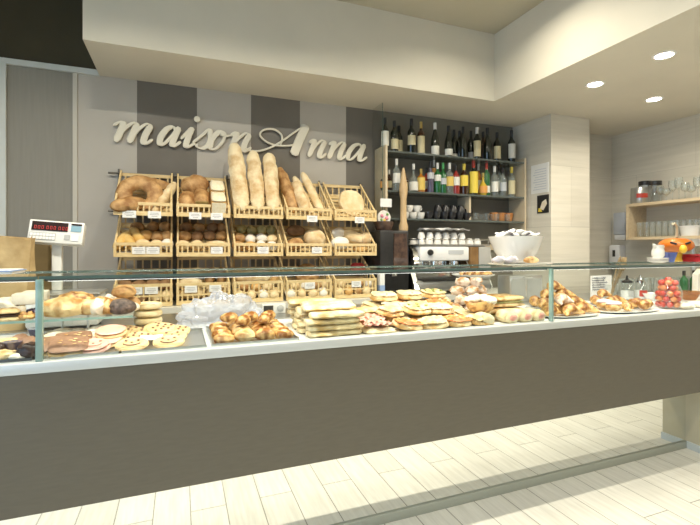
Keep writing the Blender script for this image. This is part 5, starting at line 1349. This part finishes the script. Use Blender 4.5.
# cake stand in front of the espresso machine
kx, ky = X(473, 2.70), 2.70; kz = Z(473, 275, 2.70) - ST
ck = thing('cake_stand', 'white cake stand of golden pastries in front of the espresso machine', 'cake stand', (kx, ky, ST))
part('plate', MB().lathe([(0,kz-.008), (.13,kz-.008), (.155,kz+.002), (.157,kz+.006), (.13,kz), (0,kz)], 32), m_plate, ck)
part('foot', MB().lathe([(0,0), (.08,0), (.075,.008), (.02,.03), (.016,kz-.03), (.03,kz-.0085), (0,kz-.0085)], 24), m_plate, ck)
for i, (dx, dy, a) in enumerate(((-.09, -.02, .4), (-.03, -.05, .1), (.04, -.05, -.1), (.10, -.01, -.5), (-.03, .05, .2), (.05, .05, 1))):
    inst('crs%d' % (i % 2), None, 'golden croissant on the white cake stand, %s' % ['far left', 'front left', 'front right', 'far right', 'rear left', 'rear right'][i], 'croissant', (kx + dx, ky + dy, ST + kz + .0035), RZ(a), 'pastries on the cake stand', .62)
# steel canister box behind the sandwiches
bxx = X(526, 2.70)
cb_ = thing('steel_rack', 'dark steel box with glass front on the service top behind the fritters', 'box', (bxx, 2.70, ST))
part('case', MB().box(-.16, .17, 0, .14, 0, .20, c=.006), m_satin, cb_)
for s in (-1, 1): part('window', MB().box(-.145 if s < 0 else .01, -.005 if s < 0 else .155, -.002, -.0003, .03, .175), m_keyg, cb_, smooth=False)
part('handle', MB().tube([(-.03, -.003, .188), (-.03, -.018, .188), (.04, -.018, .188), (.04, -.003, .188)], .004, 7), m_chrome, cb_)
# ---- on the top glass: long white plate, bowl of wrapped sugar, paper-wrapped pastries
by = 2.15; bx = X(518, by)
pl = single('oval_plate', oval_plate(.225, .13), m_plate, 'white oval serving plate on the glass top under the bowl', 'plate', (X(522, 2.09), 2.10, TG))
bwl = thing('serving_bowl', 'big white bowl heaped with sugar packets on the glass top', 'bowl', (bx, by + .02, TG + .0155))
bh = Z(518, 236.5, by) - TG - .0155
part('bowl', MB().lathe([(0,0), (.085,0), (.090,.006), (.088,.012), (.128,bh*.42), (.155,bh*.85), (.164,bh), (.158,bh), (.150,bh*.84), (.122,bh*.42), (.07,.022), (0,.022)], 36), m_por, bwl)
pkm = pm('sugar_paper', (.78,.78,.76), (.55,.56,.58), 26, .7, lo=.6, hi=.66); pkd = pm('dark_print_paper', (.10,.09,.10), (.7,.7,.68), 20, .7, lo=.45, hi=.55)
def packet(mt):
    return simple('sugar_packet', lambda: slab_mb(.058, .03, .012, 3, .2, 8, 5), mt)
r5 = random.Random(9)
fl = MB(); fl.lathe([(0,.03), (.09,bh*.45), (.140,bh*.86), (.10,bh*1.0), (0,bh*1.08)], 24)
part('sugar_fill', fl, pkm, bwl)
NP = 22
for i in range(NP):
    a = 2.399*i; q = .125*sqrt((i + .5)/NP)
    zz = TG + .0155 + bh*1.0 + .032*(1 - q/.125) + .002
    inst('pk%d' % (i % 3 == 0), packet(pkd if i % 3 == 0 else pkm), ('dark printed' if i % 3 == 0 else 'white') + ' sugar packet heaped in the big white bowl', 'sugar packet', (bx + q*cos(a), by + .02 + q*sin(a)*.95, zz), RZ(a) @ RX(r5.uniform(-.5, .5)) @ RY(r5.uniform(-.5, .5)), ('dark' if i % 3 == 0 else 'white') + ' sugar packets in the bowl', 1.15)
m_wrap = pm('lilac_paper_wrapper', (.52,.48,.52), (.70,.66,.66), 18, .6, bump=.4, bscale=30)
for i, (u, Y) in enumerate(((499, 2.045), (512, 2.03))):
    put('wrapd', puff('wrapped_pastry', 91, .10, .06, .045, .2, m_wrap), 'lilac wrapped pastry on the serving plate, %s' % ['left', 'right'][i], 'pastry', u, Y, TG + .0155, .2)
put('pkd2', puff('brown_pastry', 92, .10, .05, .04, .16, m_pastl), 'small brown pastry in front of the big bowl', 'pastry', 531, 2.02, TG + .0155, -.1)
# ---- jug, saucers, pumpkin, yellow vase and red tray on the glass at the right
jy_ = 2.16; jx_ = X(658, jy_)
m_bluec = pm('blue_glaze', (.06,.09,.32), (.10,.15,.42), 14, .2, coat=.4)
for k in range(4):
    inst('sauc', simple('saucer', lambda: MB().lathe([(0,0), (.035,0), (.062,.009), (.060,.011), (.033,.003), (0,.003)], 24), m_por), 'white saucer, %s in the stack under the white jug' % ['lowest', 'second', 'third', 'topmost'][k], 'saucer', (jx_, jy_, TG + .0075*k), (0,0,0), 'saucers under the jug', 1.1)
jt = thing('milk_jug', 'small white milk jug standing on stacked saucers', 'jug', (jx_, jy_, TG + .0345))
part('body', MB().lathe([(0,0), (.030,0), (.042,.02), (.040,.05), (.030,.075), (.036,.095), (.033,.095), (.027,.075), (.036,.05), (.037,.02), (0,.006)], 20), m_por, jt)
part('spout', MB().tube([(-.028, 0, .078), (-.045, 0, .096), (-.052, 0, .102)], [.012, .009, .004], 8), m_por, jt)
part('handle', MB().tube([(.034,0,.088), (.062,0,.085), (.066,0,.05), (.040,0,.028)], .005, 7), m_por, jt)
single('blue_bowl', MB().lathe([(0,0), (.03,0), (.034,.006), (.055,.075), (.051,.075), (.03,.010), (0,.010)], 22), m_bluec, 'deep blue bowl between the white jug and the yellow vase', 'bowl', (X(669, 2.22), 2.22, TG), 0)
# pumpkin with an angry face
pu, py_ = 676, 2.285
ppx = X(pu, py_)
m_pump = pm('orange_pumpkin_skin', (.56,.135,.008), (.68,.21,.02), 8, .35, coat=.2); m_stem = pm('pale_dry_stem', (.50,.45,.30), (.60,.55,.40), 14, .8)
pk = thing('pumpkin', 'orange pumpkin with angry black eyes, yellow beak nose and long curled stem', 'pumpkin', (ppx, py_, TG + .0785))
mb = MB(); rings = []; n = 60; R = .118
for i in range(17):
    ph = -pi/2 + pi*i/16; ring = []
    for j in range(n):
        a = 2*pi*j/n; k = 1 - .055*abs(sin(a*5))**.5*cos(ph)*-1 - .055
        r = R*cos(ph)*k; z = .062*sin(ph) - .018*math.exp(-(cos(ph)/.28)**2)*(1 if sin(ph) > 0 else -1)
        ring.append((r*cos(a), r*sin(a), z + .050))
    rings.append(ring)
mb.grid(rings, True, False, False); part('body', mb, m_pump, pk)
part('stem', MB().tube([(.01, 0, .088), (.012, 0, .115), (.004, -.004, .160), (-.02, -.02, .200), (-.06, -.03, .218), (-.10, -.04, .214)], [.016, .011, .008, .007, .007, .009], 9), m_stem, pk)
face = -2.30     # the face looks toward the customers
def onp(a, z, r=None): return Vector((cos(face + a)*(r or R*.97), sin(face + a)*(r or R*.97), z))
for s in (-1, 1):
    p = onp(s*.42, .066, R*.945); Mx = Matrix.Translation(p) @ Matrix.Rotation(face + s*.42 + pi/2, 4, 'Z') @ Matrix.Rotation(-s*radians(20), 4, 'Y')
    part('eye', MB().box(-.022, .022, -.008, .006, -.007, .007, Mx, c=.003), m_plastic, pk)
m_beak = pm('yellow_gourd', (.78,.48,.03), (.82,.56,.07), 10, .4)
p = onp(.08, .020, R*1.06); part('nose', MB().ball(tuple(p), .027, 14, 10, (.95, .95, 1.15), .08, 2), m_beak, pk)
single('yellow_vase', MB().lathe([(0,0), (.040,0), (.044,.006), (.036,.03), (.040,.055), (.046,.075), (.042,.0755), (.034,.05), (0,.04)], 22), pm('amber_glaze', (.62,.36,.03), (.72,.46,.06), 9, .2, coat=.4), 'amber yellow vase holding up the pumpkin', 'vase', (ppx, py_, TG + .0005), 0)
rt = thing('red_tray', 'shiny red tray box at the right edge on the glass top', 'box', (X(712, 2.17), 2.17, TG))
m_redl = pm('red_lacquer', (.34,.012,.02), (.40,.02,.03), 6, .2, coat=.4)
part('box', MB().box(-.20, .20, -.10, .10, 0, .045, c=.006), m_redl, rt)
part('lid', MB().box(-.21, .21, -.11, .11, .0452, .060, c=.005), m_redl, rt)
# ---- right wall: wooden shelf box with glass jars, dispensers
m_lwood = pm('light_oak', (.56,.44,.28), (.64,.52,.35), 9, .45, stretch=(5,.5,5))
WX0 = 4.44; wy0, wy1 = 2.25, YX(626, WX0)
WZ0 = Z(626, 240, wy1); WZ1 = Z(626, 207, wy1); WT = .028
ws = thing('wall_shelf', 'open light wood wall shelf box with two levels of glasses', 'shelf', (WX0, (wy0+wy1)/2, WZ0))
hl = (wy1 - wy0)/2; D_ = XR - WX0 - .003
part('lower_board', MB().box(0, D_, -hl, hl, 0, WT), m_lwood, ws, smooth=False)
part('upper_board', MB().box(0, D_, -hl, hl, WZ1 - WZ0, WZ1 - WZ0 + WT), m_lwood, ws, smooth=False)
part('end_board', MB().box(0, D_, hl - WT, hl, WT + .0005, WZ1 - WZ0 - .0005), m_lwood, ws, smooth=False)
part('end_board', MB().box(0, D_, -hl, -hl + WT, WT + .0005, WZ1 - WZ0 - .0005), m_lwood, ws, smooth=False)
zl, zu = WZ0 + WT + .0006, WZ1 + WT + .0006
def yon(u, x): return YX(u, x)
for i in range(12):
    u = 634 + i*6.2
    for k, x in enumerate((WX0 + .07,)):
        y = yon(u, x)
        if y < wy1 - .07: inst('shg', tumbler_make(.034, .155), 'clear glass inside the wall shelf box, %s' % nth(i, 12), 'glass', (x, y, zl), (0,0,0), 'glasses inside the wall shelf')
tt = thing('tin', 'large silver tin with red label on the wall shelf top', 'tin', (WX0 + .12, yon(640, WX0 + .12), zu))
th_ = Z(640, 188, yon(640, WX0 + .12)) - zu
part('can', MB().lathe([(0,0), (.082,0), (.085,.004), (.085,th_-.004), (.082,th_), (0,th_)], 28), m_sttray, tt)
vs = [(.0862*cos(-2.9 + 1.3*k/8), .0862*sin(-2.9 + 1.3*k/8), z) for z in (th_*.35, th_*.62) for k in range(9)]
part('label', MB().add(vs, [(k, k+1, k+10, k+9) for k in range(8)]), m_cr, tt)
for i, (u, dx) in enumerate(((645, .20), (655, .16))):
    y = yon(u, WX0 + dx); h = Z(u, 181, y) - zu
    t = thing('storage_jar', ['dark lidded canister behind the silver tin', 'dark ribbed canister right of the silver tin'][i], 'canister', (WX0 + dx, y, zu))
    part('body', MB().lathe([(0,0), (.055,0), (.058,.005), (.058,h*.8), (0,h*.8)], 22), [m_keyg, m_tum][i], t)
    part('lid', MB().lathe([(.058,h*.8005), (.061,h*.81), (.061,h*.98), (0,h)], 22), m_plastic, t)
for i in range(9):
    u = 660 + i*6.3; x = WX0 + .09; y = yon(u, x)
    h = [.16, .13, .20, .22][i % 4]
    inst('ujar%d' % (i % 4), (lambda hh: (lambda: link('stemmed_glass', MB().lathe([(0,0), (.032,0), (.033,.003), (.006,.012), (.005,hh*.42), (.03,hh*.55), (.038,hh*.75), (.032,hh), (.030,hh), (.035,hh*.75), (.027,hh*.56), (0,hh*.46)], 18).mesh('stemmed_glass', m_tum))))(h), 'stemmed glass on top of the wall shelf, %s' % nth(i, 9), 'glass', (x, y, zu), (0,0,0), 'stemmed glasses on the wall shelf')
tb = thing('white_tub', 'tall white tub on a steel stand behind the pumpkin', 'tub', (X(693, 2.70), 2.70, ST))
ztop = Z(693, 226, 2.70) - ST; zb_ = ztop - .19
part('tub', MB().lathe([(0,zb_), (.078,zb_), (.105,ztop - .01), (.110,ztop - .008), (.110,ztop), (.102,ztop), (.074,zb_ + .008), (0,zb_ + .008)], 28), m_por, tb)
part('stand', MB().lathe([(0,0), (.08,0), (.08,.01), (.02,.02), (.02,zb_ - .02), (.07,zb_ - .0005), (0,zb_ - .0005)], 20), m_satin, tb)
# towel dispenser and soap dispenser on the recessed wall by the corner
m_disg = pm('pale_blue_grey_plastic', (.42,.45,.50), None, rough=.35); m_disw = pm('grey_white_plastic', (.68,.69,.70), None, rough=.35)
def onright(u, v, x):
    y = YX(u, x); return y, Z(u, v, y)
y1, z0_ = onright(613, 240, 4.62); y0, _ = onright(625, 240, 4.62); th2 = onright(613, 213, 4.62)[1] - z0_
hw_ = (y1 - y0)/2
td = thing('towel_dispenser', 'pale blue grey paper towel dispenser in the corner beside the wooden shelf', 'dispenser', (XR, (y0+y1)/2, z0_))
part('cover', MB().box(-.10, -.002, -hw_, hw_, .06, th2, c=.012), m_disg, td)
part('outlet', MB().box(-.09, -.003, -hw_*.9, hw_*.9, 0, .0595, c=.008), m_disw, td)
y1, z0_ = onright(608.5, 268, 4.61); y0, _ = onright(619.5, 268, 4.61); sh2 = onright(608.5, 245, 4.61)[1] - z0_
hw_ = (y1 - y0)/2
sd_ = thing('soap_dispenser', 'white wall soap dispenser with dark window below the towel dispenser', 'dispenser', (XR, (y0+y1)/2, z0_))
part('cover', MB().box(-.11, -.002, -hw_, hw_, .05, sh2, c=.02), m_disw, sd_)
part('window', MB().box(-.1135, -.1103, -.016, .016, sh2*.5, sh2*.78), m_plastic, sd_)
part('nozzle', MB().box(-.10, -.003, -hw_*.7, hw_*.7, .0, .0495, c=.01), m_keyg, sd_)
# notices on the side of the pillar
def onpil(u, v):
    y = YX(u, PX0); return PX0, y, Z(u, v, y)
def sheet(name, u0, u1, v0, v1, mt, label, cat):
    p0, p1 = onpil(u0, v1), onpil(u1, v1); z1 = onpil((u0+u1)/2, v0)[2]; zb = onpil((u0+u1)/2, v1)[2]
    t = thing(name, label, cat, (PX0 - .001, (p0[1]+p1[1])/2, zb)); w = abs(p0[1]-p1[1])/2
    part('sheet', MB().box(-.004, 0, -w, w, 0, z1 - zb), mt, t, smooth=False); return t, w, z1 - zb
t, w, h = sheet('notice_sheet', 531.5, 549, 164, 193, m_card, 'white notice sheet with faint grey print on the pillar side', 'notice')
pr = MB()
for k in range(9): pr.box(-.0048, -.0042, -w*.75, w*(.75 - .12*(k % 3)), h*(.12 + .085*k), h*(.12 + .085*k) + .006)
part('print', pr, pm('faint_blue_print', (.52,.55,.62), None, rough=.7), t, smooth=False)
t, w, h = sheet('photo_print', 537.5, 549, 195, 213, m_plastic, 'small dark photo of a white and yellow dish on the pillar side', 'picture')
part('pale_shape', MB().prism([(-.5*w, .25*h), (.1*w, .15*h), (.75*w, .5*h), (.55*w, .75*h), (-.1*w, .62*h)], -.0052, -.0042, Matrix.Rotation(pi/2, 4, 'Z').inverted()), m_cream, t, smooth=False)
part('yellow_shape', MB().prism([(-.8*w, .08*h), (-.1*w, .08*h), (-.3*w, .24*h), (-.7*w, .30*h)], -.0052, -.0042, Matrix.Rotation(pi/2, 4, 'Z').inverted()), m_ly, t, smooth=False)
